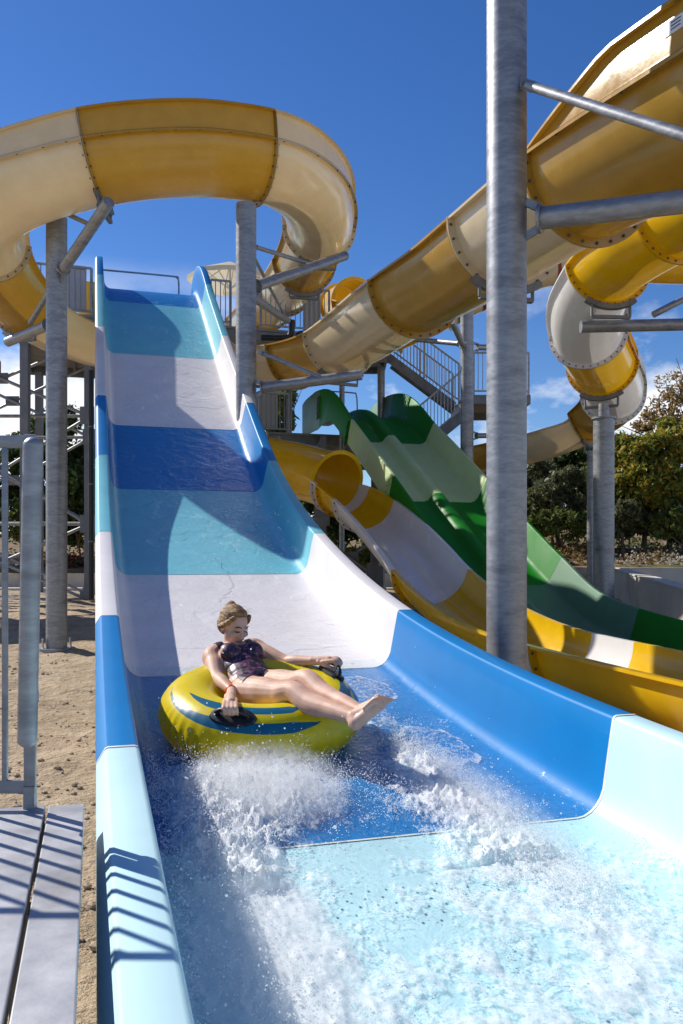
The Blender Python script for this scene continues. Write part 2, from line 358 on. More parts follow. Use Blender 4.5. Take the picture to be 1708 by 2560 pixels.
mpf = N('ShaderNodeMapping'); mpf.inputs['Rotation'].default_value = (0, 0, -AN); mpf.inputs['Scale'].default_value = (1.25, .5, 1); L(tcn.outputs['Object'], mpf.inputs[0])
nf = N('ShaderNodeTexNoise', i_Scale=42, i_Detail=7, i_Roughness=.72, i_Distortion=.4); L(mpf.outputs[0], nf.inputs['Vector'])
dn = N('ShaderNodeTexNoise', i_Scale=9, i_Detail=4); L(tcn.outputs['Object'], dn.inputs['Vector'])
vm = N('ShaderNodeVectorMath', operation='MULTIPLY_ADD'); L(dn.outputs['Color'], vm.inputs[0]); vm.inputs[1].default_value = (.22, .22, .22); L(tcn.outputs['Object'], vm.inputs[2])
vo = N('ShaderNodeTexVoronoi', feature='DISTANCE_TO_EDGE', i_Scale=17); L(vm.outputs[0], vo.inputs['Vector'])
lc = N('ShaderNodeMapRange'); lc.inputs[1].default_value = .16; lc.inputs[2].default_value = 0; lc.inputs[3].default_value = 0; lc.inputs[4].default_value = .26; L(vo.outputs[0], lc.inputs[0])
ad = N('ShaderNodeMath', operation='MULTIPLY_ADD'); L(nf.outputs[0], ad.inputs[0]); ad.inputs[1].default_value = 1.15; L(at_.outputs['Fac'], ad.inputs[2])
a2 = N('ShaderNodeMath', operation='ADD'); L(ad.outputs[0], a2.inputs[0]); L(lc.outputs[0], a2.inputs[1])
rp = N('ShaderNodeValToRGB'); rp.color_ramp.elements[0].position = .58; rp.color_ramp.elements[1].position = 1.0; rp.color_ramp.elements.new(.74).color = (.5, .5, .5, 1)
mm = N('ShaderNodeMath', operation='MULTIPLY'); L(a2.outputs[0], mm.inputs[0]); mm.inputs[1].default_value = .78; L(mm.outputs[0], rp.inputs[0])
fo = N('ShaderNodeBsdfPrincipled', i_Roughness=.5); fo.inputs['Base Color'].default_value = (.97, .98, .985, 1)
nb = N('ShaderNodeTexNoise', i_Scale=150, i_Detail=5, i_Roughness=.7); L(tcn.outputs['Object'], nb.inputs['Vector'])
bu = N('ShaderNodeBump', i_Strength=.3, i_Distance=.01); L(nb.outputs[0], bu.inputs['Height']); L(bu.outputs[0], fo.inputs['Normal'])
tl = N('ShaderNodeBsdfTranslucent'); tl.inputs[0].default_value = (.92, .96, .98, 1)
fm = N('ShaderNodeMixShader'); fm.inputs[0].default_value = .34; L(fo.outputs[0], fm.inputs[1]); L(tl.outputs[0], fm.inputs[2])
tp = N('ShaderNodeBsdfTransparent'); tp.inputs[0].default_value = (.93, .975, .985, 1)
gl = N('ShaderNodeBsdfGlossy', i_Roughness=.09); bu2 = N('ShaderNodeBump', i_Strength=.5, i_Distance=.02)
nb2 = N('ShaderNodeTexNoise', i_Scale=24, i_Detail=5); L(tcn.outputs['Object'], nb2.inputs['Vector']); L(nb2.outputs[0], bu2.inputs['Height']); L(bu2.outputs[0], gl.inputs['Normal'])
lw = N('ShaderNodeLayerWeight', i_Blend=.5); pw = N('ShaderNodeMath', operation='POWER'); L(lw.outputs['Facing'], pw.inputs[0]); pw.inputs[1].default_value = 4.5
fr_ = N('ShaderNodeMath', operation='MULTIPLY_ADD'); L(pw.outputs[0], fr_.inputs[0]); fr_.inputs[1].default_value = .35; fr_.inputs[2].default_value = .012
cm = N('ShaderNodeMixShader'); L(fr_.outputs[0], cm.inputs[0]); L(tp.outputs[0], cm.inputs[1]); L(gl.outputs[0], cm.inputs[2])
al = N('ShaderNodeMath', operation='MULTIPLY'); L(rp.outputs[0], al.inputs[0]); al.inputs[1].default_value = .9
wx = N('ShaderNodeMixShader'); L(al.outputs[0], wx.inputs[0]); L(cm.outputs[0], wx.inputs[1]); L(fm.outputs[0], wx.inputs[2])
ou = N('ShaderNodeOutputMaterial'); L(wx.outputs[0], ou.inputs[0])
def bpts(T, S_, H):
    """array version of bpt -> (n, 3)"""
    tt = np.linspace(-3, 20, 900); zz = np.array([bz(q) for q in tt]); z = np.interp(T, tt, zz); k = np.interp(T, tt, np.gradient(zz, tt)); c = 1 / np.sqrt(1 + k * k); t2 = T - H * k * c
    return np.stack([UX * t2 + RX * S_, UY * t2 + RY * S_, EYE + z + H * c], -1)
def wall_rise(S_): return np.maximum(0, np.maximum(.33 - S_, S_ - 1.986)) ** 2 * 3.2
def water_sheet():
    ts = np.arange(.3, 6.1, .0085); ss = np.arange(.2, 2.12, .0085); T, S_ = np.meshgrid(ts, ss, indexing='ij')
    f = foam_amount(T, S_); fr = front_amount(T, S_); big = fb(T * 2.2, S_ * 3.2, 3, 1); mid = fb(T * 4.2, S_ * 8.5, 5, 2, .62); fine = fb(T * 26, S_ * 30, 3, 3); rid = 1 - np.abs(pn(T * 6 + mid, S_ * 12, 6)) * 1.6; rid2 = 1 - np.abs(pn(T * 16 + mid * 2, S_ * 28, 8)) * 1.6
    a = f * .92 + mid * .40 + big * .40 + fine * .12 - .29
    q = fr + mid * .22; a = np.where(q > 0, np.maximum(a, .12 + .40 * np.exp(-(q / .10) ** 2) + fine * .30 + mid * .12), a)
    edge = np.clip(np.minimum((S_ - .2) / .1, (2.12 - S_) / .1), 0, 1)
    F_ = np.clip(f, 0, 1.25) * (.35 + .65 * np.clip((a + .1) * 1.6, 0, 1))
    H = .006 + wall_rise(S_) + F_ * (.012 + .034 * np.clip(mid + .3, 0, 1) + .02 * np.clip(rid, 0, 1) ** 5 + .009 * np.clip(rid2, 0, 1) ** 4 + .006 * fine) * np.where(T > 2.8, 1.35, .40) + .012 * np.clip(fr * 6, 0, 1) * (fr > 0)
    P = bpts(T.ravel(), S_.ravel(), H.ravel()); n1, n2 = T.shape; i = np.arange(n1 * n2).reshape(n1, n2)
    Fc = np.stack([i[:-1, :-1], i[:-1, 1:], i[1:, 1:], i[1:, :-1]], -1).reshape(-1, 4); o0 = np.array(sl(3, 1.1, -1.2))
    me = bpy.data.meshes.new('running_water'); me.vertices.add(len(P)); me.vertices.foreach_set('co', (P - o0).ravel()); m = len(Fc); me.loops.add(4 * m); me.loops.foreach_set('vertex_index', Fc.ravel()); me.polygons.add(m); me.polygons.foreach_set('loop_start', np.arange(0, 4 * m, 4)); me.polygons.foreach_set('loop_total', np.full(m, 4)); me.polygons.foreach_set('use_smooth', np.ones(m, bool)); me.update(calc_edges=True); me.materials.append(wm)
    me.attributes.new('foam', 'FLOAT', 'POINT').data.foreach_set('value', (a * edge).ravel()); o = bpy.data.objects.new('running_water', me); col.objects.link(o); o.location = o0
    tag(o, 'foaming white water rushing over the foot of the blue slide', 'water', kind='stuff')
water_sheet()
M_DROP = surf('white_spray', (.94, .95, .96), (.94, .95, .96), 8, (.2, .35), trans=.68, tcol=(.95, .97, .98))
def ico(sub):
    bm = bmesh.new(); bmesh.ops.create_icosphere(bm, subdivisions=sub, radius=1)
    v = np.array([q.co[:] for q in bm.verts]); bm.verts.index_update(); f = np.array([[q.index for q in p.verts] for p in bm.faces]); bm.free(); return v, f
def drops(name, P, Rr, sub, mat, label, cat='water'):
    v, f = ico(sub); P, Rr = np.array(P), np.array(Rr); n = len(P)
    V = (P[:, None, :] + v[None] * Rr[:, None, None]).reshape(-1, 3); Fc = (f[None] + (np.arange(n) * len(v))[:, None, None]).reshape(-1, 3)
    o0 = P.mean(0); me = bpy.data.meshes.new(name); me.vertices.add(len(V)); me.vertices.foreach_set('co', (V - o0).ravel())
    me.loops.add(Fc.size); me.loops.foreach_set('vertex_index', Fc.ravel()); me.polygons.add(len(Fc)); me.polygons.foreach_set('loop_start', np.arange(0, Fc.size, 3)); me.polygons.foreach_set('loop_total', np.full(len(Fc), 3))
    me.polygons.foreach_set('use_smooth', np.ones(len(Fc), bool)); me.update(calc_edges=True); me.materials.append(mat)
    o = bpy.data.objects.new(name, me); col.objects.link(o); o.location = o0; tag(o, label, cat, kind='stuff'); return o
def spray():
    g = np.random.default_rng(21); TT, SS, HH, RR = [], [], [], []
    def jets(n, t0, ts, s0, ss, vt, vs, vh, per, r0):
        """thin ballistic streaks of drops thrown forward from the tube"""
        for k in range(n):
            t, s = g.normal(t0, ts), g.normal(s0, ss); a, b, h = g.normal(vt, .25), g.normal(vs, .25), abs(g.normal(vh, vh * .45)); u = g.random(per) ** .8; jit = .006 + .03 * u
            TT.append(t + a * .3 * u + g.normal(size=per) * jit); SS.append(s + b * .3 * u + g.normal(size=per) * jit); HH.append(np.maximum(.004, h * u * (1.35 - 1.1 * u) * 1.6 + g.normal(size=per) * jit * .8)); RR.append(r0 * g.uniform(.4, 1.15, per) * (1.15 - .6 * u))
    jets(520, 3.88, .2, .72, .22, -.6, -.15, .11, 50, .0026); jets(220, 3.7, .26, .55, .16, -.5, -.35, .13, 34, .003)
    jets(130, 3.1, .4, .44, .1, -.5, -.2, .13, 34, .003); jets(120, 2.1, .5, .42, .09, -.4, 0, .10, 30, .003)
    for k in range(9): jets(44, 4.5 - k * .24, .12, 1.61 - .012 * k, .04 + .012 * k, -.6, .15, .05 + .035 * g.random(), 30, .0032)
    jets(90, 1.8, .6, 1.25, .45, -.3, 0, .045, 24, .0032); jets(50, 3.5, .12, 1.3, .12, -.4, 0, .05, 28, .003)
    T, S_, H, R_ = [np.concatenate(q) for q in (TT, SS, HH, RR)]; ok = (S_ > .22) & (S_ < 2.1) & (T > .4)
    T, S_, H, R_ = T[ok], S_[ok], H[ok], R_[ok]; drops('splash_crest', bpts(T, S_, .012 + wall_rise(S_) + H), R_, 1, M_DROP, 'white splashing crests thrown up in front of the yellow ring')
    n = 3000; u = g.random(n); T = np.where(u < .42, g.normal(3.95, .42, n), np.where(u < .62, g.normal(3.6, .6, n), np.where(u < .82, g.normal(2.7, .8, n), g.normal(4.6, .5, n))))
    S_ = np.where(u < .42, g.normal(.72, .3, n), np.where(u < .62, g.normal(1.7, .18, n), np.where(u < .82, g.normal(.42, .12, n), g.normal(.85, .5, n))))
    H = g.exponential(1, n) * np.where(u < .42, .09, np.where(u < .62, .04, np.where(u < .82, .09, .12))); R_ = .0009 + g.random(n) ** 3.4 * .0042
    t2 = g.uniform(6, 11, 550); T = np.append(T, t2); S_ = np.append(S_, g.uniform(.8, 2.0, 550)); H = np.append(H, .05 + g.exponential(.25, 550)); R_ = np.append(R_, g.uniform(.0015, .0036, 550))
    ok = (S_ > .22) & (S_ < 2.1) & (T > .8); T, S_, H, R_ = T[ok], S_[ok], np.minimum(H[ok], .6), R_[ok]
    drops('flying_droplets', bpts(T, S_, .015 + wall_rise(S_) + H), R_, 1, M_DROP, 'fine water droplets flying over the slide')
spray()
def mist(label, t, s, n, rt, rs, rn, dens, sc_):
    """fine airborne spray: a soft volume that thins out towards its edge"""
    m = new('spray_mist_%d' % int(t * 10)); tr, N, L = nodes(m); tcn = N('ShaderNodeTexCoord'); ln = N('ShaderNodeVectorMath', operation='LENGTH'); L(tcn.outputs['Object'], ln.inputs[0])
    fo = N('ShaderNodeMapRange'); fo.inputs[1].default_value = 1; fo.inputs[2].default_value = .25; L(ln.outputs['Value'], fo.inputs[0])
    mp = N('ShaderNodeMapping'); mp.inputs['Scale'].default_value = (rs * sc_, rt * sc_ * .7, rn * sc_); L(tcn.outputs['Object'], mp.inputs[0])
    nz = N('ShaderNodeTexNoise', i_Scale=1, i_Detail=5, i_Roughness=.65); L(mp.outputs[0], nz.inputs['Vector']); rr = N('ShaderNodeMapRange'); rr.inputs[1].default_value = .44; rr.inputs[2].default_value = .62; L(nz.outputs[0], rr.inputs[0])
    a = N('ShaderNodeMath', operation='MULTIPLY'); L(fo.outputs[0], a.inputs[0]); L(rr.outputs[0], a.inputs[1]); d = N('ShaderNodeMath', operation='MULTIPLY'); L(a.outputs[0], d.inputs[0]); d.inputs[1].default_value = dens
    v = N('ShaderNodeVolumeScatter'); v.inputs['Color'].default_value = (.97, .98, .99, 1); v.inputs['Anisotropy'].default_value = .25; L(d.outputs[0], v.inputs['Density']); o = N('ShaderNodeOutputMaterial'); L(v.outputs[0], o.inputs['Volume'])
    v_, f_ = ico(3); me = bpy.data.meshes.new('spray_mist'); me.from_pydata(v_.tolist(), [], f_.tolist()); me.materials.append(m); ob = bpy.data.objects.new('spray_mist', me); col.objects.link(ob)
    ob.location = bpt(t, s, n); ob.rotation_euler = (math.atan(bslope(t)), 0, AN); ob.scale = (rs, rt, rn); tag(ob, label, 'spray', kind='stuff')
mist('soft white spray bursting in front of the ring', 3.72, .74, .06, .50, .40, .17, 13, 40)
mist('soft white spray along the right wake', 3.35, 1.60, .04, 1.05, .25, .12, 9, 40)
mist('soft white spray along the left wall', 2.35, .47, .04, 1.25, .26, .13, 6, 36)

# ------------------------------------------------------------------ rider's tube
TC = at(598, 1629, 4.70); TN = Vector((.04, -.20, 1)).normalized()
TXX = Vector((1, 0, 0)); TXX = (TXX - TN * TXX.dot(TN)).normalized(); TYY = TN.cross(TXX)
RM, RT = .380, .182
def tpt(phi, th, off=0):
    r = RT + off
    return TC + (TXX * math.cos(phi) + TYY * math.sin(phi)) * (RM + r * math.cos(th)) + TN * (r * math.sin(th) * .93)
M_TUBE = surf('yellow_vinyl', (.95, .75, .006), (.92, .70, .005), 5, (.25, .36), coat=.08, trans=.26, tcol=(.98, .76, .01), bump=.03, bscale=30)
M_TUBE2 = surf('blue_print', (.012, .17, .30), (.012, .14, .26), 6, (.18, .3), coat=.35)
tube = thing('inflatable_tube', TC - TN * .2, 'yellow inflatable ring with blue swooshes and black grips carrying the rider', 'inflatable ring')
mb = MB(); NP, NT = 420, 120
rows = []
for i in range(NP + 1):
    ph = 2 * math.pi * i / NP; row = []
    for j in range(NT + 1):
        th = 2 * math.pi * j / NT
        pk = math.exp(-((math.atan2(math.sin(th + .05), math.cos(th + .05))) / .55) ** 2)
        off = .0055 * pk * math.sin(ph * 46 + 2 * math.sin(ph * 5)) * (.5 + .5 * mnoise.noise(Vector((math.cos(ph) * 2, math.sin(ph) * 2, 1))))
        row.append(tpt(ph, th, off))
    rows.append(row)
mb.grid(rows)
def printed(ph, th):
    d = math.degrees(ph) % 360; h = math.degrees(th); best = -9
    if h > 180: h -= 360
    for c0 in (262, 62):                       # swooshes beside the near and the far grip
        x = (d - c0 + 180) % 360 - 180
        if -80 < x < 54:
            c = 40 - .10 * x + .0012 * x * x; best = max(best, 9.5 * min(1, (x + 78) / 60, (52 - x) / 20) - abs(h - c))
        if -58 < x < 46:
            best = max(best, 9 * min(1, (x + 55) / 30, (43 - x) / 9) - abs(h - 76 + .05 * x))
    e = (d + 180) % 360 - 180
    if -30 < e < 60:                           # broad panel on the far side with a yellow line in it
        u = min(9, (e + 24) * .8, (46 - e) * .8, (h - 18) * .8, (70 - h) * .8); best = max(best, min(u, abs(h - 46 - 8 * math.sin(e * .12)) - 5))
    return max(best, -9) / 9
ring = mb.build('ring', M_TUBE, tube, auto=180)
ring.data.attributes.new('print', 'FLOAT', 'POINT').data.foreach_set('value', [printed(2 * math.pi * i / NP, 2 * math.pi * j / NT) for i in range(NP + 1) for j in range(NT + 1)])
def _ring_print():
    t = M_TUBE.node_tree; p = next(n for n in t.nodes if n.type == 'BSDF_PRINCIPLED'); src = p.inputs['Base Color'].links[0].from_socket
    a = t.nodes.new('ShaderNodeAttribute'); a.attribute_name = 'print'; r = t.nodes.new('ShaderNodeMapRange'); r.inputs[1].default_value = -.04; r.inputs[2].default_value = .04; t.links.new(a.outputs['Fac'], r.inputs[0])
    m = t.nodes.new('ShaderNodeMixRGB'); t.links.new(r.outputs[0], m.inputs[0]); t.links.new(src, m.inputs[1]); m.inputs[2].default_value = (.012, .16, .29, 1); t.links.new(m.outputs[0], p.inputs['Base Color'])
    tr = next(n for n in t.nodes if n.type == 'BSDF_TRANSLUCENT'); t.links.new(m.outputs[0], tr.inputs[0])
_ring_print()
M_GRIP = surf('black_rubber', (.016, .016, .018), (.01, .01, .011), 12, (.35, .55))
def grip(ph, th, lab):
    g = MB(); c = tpt(ph, th)
    nrm = (tpt(ph, th, .05) - c).normalized(); e1 = (tpt(ph + .02, th) - c).normalized(); e2 = nrm.cross(e1)
    rows = [[c + nrm * .012 for k in range(28)]]
    for q, hh in ((.6, .014), (.9, .011), (1.0, -.004)):
        ring = []
        for k in range(28):
            a = 2 * math.pi * k / 27; p = c + e1 * (.128 * q * math.cos(a)) + e2 * (.058 * q * math.sin(a))
            # hug the ring
            d = p - TC; dz = d.dot(TN); rr = d - TN * dz; r0 = rr.length; axis = TC + rr.normalized() * RM
            ring.append(axis + (p - axis).normalized() * (RT * .985 + hh))
        rows.append(ring)
    g.grid(rows); b = g.build('grip_base', M_GRIP, tube); 
    hnd = MB(); hnd.tube([c + e1 * x + nrm * z for x, z in ((-.085, .0), (-.08, .03), (-.055, .05), (0, .056), (.055, .05), (.08, .03), (.085, .0))], [.014, .0125, .0125, .013, .0125, .0125, .014], 12)
    hnd.build('grip_handle', M_GRIP, b); return c + nrm * .056, e1, nrm
G1, G1e, G1n = grip(rad(258), rad(58), 'near'); G2, G2e, G2n = grip(rad(28), rad(70), 'far')
def lettering(txt, ph, th, size):
    cu = bpy.data.curves.new('lettering', 'FONT'); cu.body = txt; cu.size = size; cu.align_x = 'CENTER'; tmp = bpy.data.objects.new('tmp', cu); col.objects.link(tmp)
    dg = bpy.context.evaluated_depsgraph_get(); dg.update(); me = bpy.data.meshes.new_from_object(tmp.evaluated_get(dg)); bpy.data.objects.remove(tmp)
    m = MB(); m.v = [tuple(tpt(ph - v.co.x / (RM + RT * math.cos(th)), th - v.co.y / RT, .0015)) for v in me.vertices]; m.f = [tuple(p.vertices) for p in me.polygons]; m.m = [0] * len(m.f); m.build('lettering', M_TUBE2, tube)
lettering('Left Hand', rad(52), rad(98), .036)
vl = MB(); vc = tpt(rad(235), rad(20)); vn = (tpt(rad(235), rad(20), .05) - vc).normalized(); vl.tube([vc - vn * .004, vc + vn * .006], .016, 14); vl.build('valve', M_TUBE, tube)

# ------------------------------------------------------------------ the rider
M_SKIN = new('skin'); t_, N, L = nodes(M_SKIN)
p = N('ShaderNodeBsdfPrincipled', i_Roughness=.52); p.inputs['Specular IOR Level'].default_value = .3; tcn = N('ShaderNodeTexCoord'); n = N('ShaderNodeTexNoise', i_Scale=14, i_Detail=5); L(tcn.outputs['Object'], n.inputs['Vector'])
r = N('ShaderNodeValToRGB'); r.color_ramp.elements[0].position = .3; r.color_ramp.elements[1].position = .7
r.color_ramp.elements[0].color = (.58, .335, .225, 1); r.color_ramp.elements[1].color = (.73, .47, .345, 1); L(n.outputs[0], r.inputs[0]); L(r.outputs[0], p.inputs['Base Color'])
p.inputs['Subsurface Weight'].default_value = .25; p.inputs['Subsurface Radius'].default_value = (.6, .25, .12); p.inputs['Subsurface Scale'].default_value = .012
p.inputs['Coat Weight'].default_value = .05
nb = N('ShaderNodeTexNoise', i_Scale=160, i_Detail=4); L(tcn.outputs['Object'], nb.inputs['Vector']); bu = N('ShaderNodeBump', i_Strength=.18, i_Distance=.004); L(nb.outputs[0], bu.inputs['Height']); L(bu.outputs[0], p.inputs['Normal'])
o_ = N('ShaderNodeOutputMaterial'); L(p.outputs[0], o_.inputs[0])
M_SUIT = new('swimsuit_print'); t_, N, L = nodes(M_SUIT)
p = N('ShaderNodeBsdfPrincipled', i_Roughness=.42); tcn = N('ShaderNodeTexCoord'); n = N('ShaderNodeTexNoise', i_Scale=38, i_Detail=6, i_Roughness=.75); L(tcn.outputs['Object'], n.inputs['Vector'])
r = N('ShaderNodeValToRGB'); e = r.color_ramp.elements; e[0].position = .44; e[0].color = (.012, .010, .016, 1); e[1].position = .60; e[1].color = (.30, .09, .17, 1)
k = r.color_ramp.elements.new(.53); k.color = (.05, .022, .05, 1); L(n.outputs[0], r.inputs[0]); L(r.outputs[0], p.inputs['Base Color'])
o_ = N('ShaderNodeOutputMaterial'); L(p.outputs[0], o_.inputs[0])
M_HAIR = surf('wet_brown_hair', (.46, .25, .09), (.15, .075, .028), 34, (.5, .65), bump=.5, bscale=90, stretch=(.5, .5, 1.6), lo=.38, hi=.62)
def ball_mesh(mb, c, X, Y, Z, nu=16, nv=10):
    vs = [c + Z]
    for i in range(1, nv):
        a = math.pi * i / nv
        for j in range(nu):
            b = 2 * math.pi * j / nu; vs.append(c + Z * math.cos(a) + (X * math.cos(b) + Y * math.sin(b)) * math.sin(a))
    vs.append(c - Z); fs = []
    for j in range(nu):
        fs.append((0, 1 + j, 1 + (j + 1) % nu)); q = 1 + (nv - 2) * nu; fs.append((len(vs) - 1, q + (j + 1) % nu, q + j))
        for i in range(nv - 2): k = 1 + i * nu; fs.append((k + j, k + nu + j, k + nu + (j + 1) % nu, k + (j + 1) % nu))
    mb.add(vs, fs)
def limb(mb, pts, rs, n=14):
    """rounded tapered limb through joints"""
    P = crom(pts, 8); R_ = []
    for i in range(len(pts) - 1):
        for k in range(8): u = k / 8; u = u * u * (3 - 2 * u); R_.append(rs[i] * (1 - u) + rs[i + 1] * u)
    R_.append(rs[-1]); mb.tube(P, R_, n)
    for q, r in ((P[0], rs[0]), (P[-1], rs[-1])): ball_mesh(mb, q, Vector((r, 0, 0)), Vector((0, r, 0)), Vector((0, 0, r)), 12, 8)
def remesh(mb, name, voxel, smooth_it=4):
    me = bpy.data.meshes.new(name); me.from_pydata([tuple(v) for v in mb.v], [], mb.f); me.update()
    bm = bmesh.new(); bm.from_mesh(me); bmesh.ops.recalc_face_normals(bm, faces=bm.faces); bm.to_mesh(me); bm.free()
    ob = bpy.data.objects.new(name, me); col.objects.link(ob)
    m = ob.modifiers.new('r', 'REMESH'); m.mode = 'VOXEL'; m.voxel_size = voxel
    s = ob.modifiers.new('s', 'SMOOTH'); s.iterations = smooth_it; s.factor = .5
    dg = bpy.context.evaluated_depsgraph_get(); dg.update(); out = bpy.data.meshes.new_from_object(ob.evaluated_get(dg)); bpy.data.objects.remove(ob)
    V = np.empty(len(out.vertices) * 3); out.vertices.foreach_get('co', V); V = V.reshape(-1, 3)
    Nn = np.empty(len(out.vertices) * 3); out.vertices.foreach_get('normal', Nn); Nn = Nn.reshape(-1, 3)
    Fc = [tuple(p.vertices) for p in out.polygons]; bpy.data.meshes.remove(out); return V, Nn, Fc
def rider():
    PEL = at(588, 1582, 4.78); CH = at(545, 1522, 5.02); NB = at(531, 1488, 5.12); HD = at(537, 1436, 5.10)
    SR, SL_ = at(488, 1507, 5.0), at(583, 1487, 5.20)
    ER, WR = at(497, 1555, 4.80), at(531, 1585, 4.60)
    EL, WL = at(655, 1519, 5.06), at(718, 1517, 4.93)
    HR, HL = at(568, 1592, 4.68), at(608, 1578, 4.86)
    KR, KL = at(675, 1594, 4.40), at(706, 1566, 4.54)
    AR, AL = at(812, 1646, 4.06), at(828, 1634, 4.14)
    root = thing('person', Vector((PEL.x, PEL.y, TC.z - .15)), 'person in a dark purple swimsuit riding the yellow ring with both hands on the grips', 'person')
    mb = MB()
    up = (NB - PEL).normalized(); lat = (SL_ - SR); lat = (lat - up * lat.dot(up)).normalized(); fr = lat.cross(up).normalized()
    if fr.dot(Vector((.6, -.75, 0))) < 0: fr = -fr
    V3 = lambda c, a, b, d: ball_mesh(mb, c, lat * a, fr * b, up * d, 24, 16)
    V3(PEL + up * .03 - fr * .01, .165, .115, .12); V3(PEL + up * .12, .132, .095, .14); V3(PEL.lerp(NB, .48), .13, .092, .12); V3(PEL.lerp(NB, .70) - fr * .005, .15, .10, .13)
    V3(NB - up * .06 - fr * .02, .155, .075, .075)
    for sgn in (-1, 1): V3(PEL.lerp(NB, .66) + lat * (.072 * sgn) + fr * .068, .062, .052, .062)
    limb(mb, [NB - up * .06, NB.lerp(HD, .35), HD - Vector((0, 0, .03))], [.066, .05, .052])
    for S, E, W_, sg in ((SR, ER, WR, -1), (SL_, EL, WL, 1)):
        limb(mb, [NB + lat * (.08 * sg) - up * .03, S, S.lerp(E, .35), E, E.lerp(W_, .3), W_], [.058, .062, .053, .043, .042, .027], 16)
    for H, K, A_, sg in ((HR, KR, AR, -1), (HL, KL, AL, 1)):
        kn = Vector((0, 0, .012)); calf = K.lerp(A_, .3) - Vector((0, 0, .016))
        limb(mb, [H, H.lerp(K, .35), H.lerp(K, .75), K + kn, calf, K.lerp(A_, .65) - Vector((0, 0, .006)), A_], [.105, .094, .072, .058, .06, .046, .036], 18)
        # foot: heel, instep, ball and five toes
        leg = (A_ - K).normalized(); toe = at(880, 1628, 3.98) if sg < 0 else at(890, 1610, 4.06)
        ft = (toe - A_); ft = (ft - leg * ft.dot(leg) * .66).normalized(); side = ft.cross(leg).normalized()
        heel = A_ + leg * .045 - ft * .03; ballp = A_ + leg * .042 + ft * .088
        limb(mb, [A_, heel], [.038, .036]); limb(mb, [heel, A_ + leg * .045 + ft * .03, ballp], [.034, .031, .029]); limb(mb, [A_ + ft * .01, A_ + leg * .02 + ft * .06, ballp], [.034, .03, .026])
        for k in range(5):
            b = ballp + side * ((k - 2) * .0188 * -sg); ln = (.05, .046, .042, .036, .028)[k]
            limb(mb, [b - ft * .03, b + ft * ln * .6 - leg * .003, b + ft * ln + leg * .006], [.012, .0092 if k else .0125, .008 if k else .011], 10)
    # hands closed round the grips
    for Wp, G, Ge, Gn, sg in ((WR, G1, G1e, G1n, -1), (WL, G2, G2e, G2n, 1)):
        if Ge.dot(lat) < 0: Ge = -Ge
        d = (G - Wp); kn = G + Gn * .022 - d.normalized() * .012
        limb(mb, [Wp, Wp.lerp(kn, .4), Wp.lerp(kn, .75)], [.026, .027, .027], 14)
        fwd = d.normalized(); across = (Ge - fwd * Ge.dot(fwd)).normalized()
        for k in range(4):
            o = across * ((k - 1.5) * .0205); ln = (1.0, 1.08, 1.02, .85)[k]
            b0 = Wp.lerp(kn, .55) + o * .85; k1 = kn + o + Gn * .004
            limb(mb, [b0, k1, G + o + fwd * (.026 * ln) + Gn * .004, G + o + fwd * .024 * ln - Gn * .02, G + o + fwd * .002 - Gn * .026], [.0125, .0118, .0102, .0095, .0082], 10)
        b0 = Wp.lerp(kn, .35) - across * .022 * -sg
        limb(mb, [b0, b0.lerp(G, .55) - across * .014 * -sg - Gn * .012, G - across * .012 * -sg - Gn * .022, G + fwd * .016 - Gn * .027], [.0145, .013, .0115, .0095], 10)
    # head: turned down to its left, towards the feet
    fz = Vector((.62, -.62, -.34)).normalized(); fx = Vector((-.70, -.70, 0)); fx = (fx - fz * fx.dot(fz)).normalized(); fy = fx.cross(fz).normalized()
    if fy.z < 0: fy = -fy
    H3 = lambda x, y, z: HD + fx * x + fy * y + fz * z
    E3 = lambda c, a, b, d, nu=20, nv=14: ball_mesh(mb, c, fx * a, fz * d, fy * b, nu, nv)
    E3(H3(0, .03, -.012), .076, .088, .096); E3(H3(0, -.035, .022), .062, .078, .068); E3(H3(0, -.095, .052), .03, .022, .026)
    E3(H3(0, .012, .078), .05, .014, .012); E3(H3(-.036, -.03, .062), .024, .024, .022); E3(H3(.036, -.03, .062), .024, .024, .022)
    limb(mb, [H3(0, .006, .082), H3(0, -.022, .094), H3(0, -.038, .103)], [.009, .0105, .0125], 10)
    for q in (-1, 1):
        E3(H3(q * .012, -.04, .094), .009, .008, .01, 10, 8)
        E3(H3(q * .075, -.008, -.012), .010, .032, .02, 12, 10)
    V, Nn, Fc = remesh(mb, 'body', .0040, 4)
    b = MB(); b.v = V.tolist(); b.f = Fc; b.m = [0] * len(Fc); b.build('body', M_SKIN, root, auto=180)
    # swimsuit: the torso's own skin, lifted a few millimetres
    L_ = (NB - PEL).length; c = V - np.array(PEL)
    h = c @ np.array(up) / L_; x = c @ np.array(lat); y = c @ np.array(fr)
    rx, ry = V - np.array(HR), V - np.array(HL)
    kr, kl = np.array((KR - HR).normalized()), np.array((KL - HL).normalized())
    thigh = np.maximum(np.where(x < .0, rx @ kr, -1), np.where(x >= .0, ry @ kl, -1))
    neck = .80 + 1.9 * x ** 2 * 6; neck = np.where(np.abs(x) < .095, np.where(y > 0, .74 + 9 * x ** 2, .80 + 7 * x ** 2), .99)
    strap = (np.abs(np.abs(x) - .095) < .022)
    arm = np.abs(x) > np.where(h > .62, .118 + .02 * (1 - np.clip(h, 0, 1)), .2)
    def seg(a, b):
        a, b = np.array(a), np.array(b); d = b - a; u = np.clip(((V - a) @ d) / (d @ d), 0, 1); return np.linalg.norm(V - a - u[:, None] * d, axis=1)
    arm = arm | (seg(SR.lerp(ER, .22), ER) < .064) | (seg(ER, WR) < .075) | (seg(SL_.lerp(EL, .22), EL) < .064) | (seg(EL, WL) < .075)
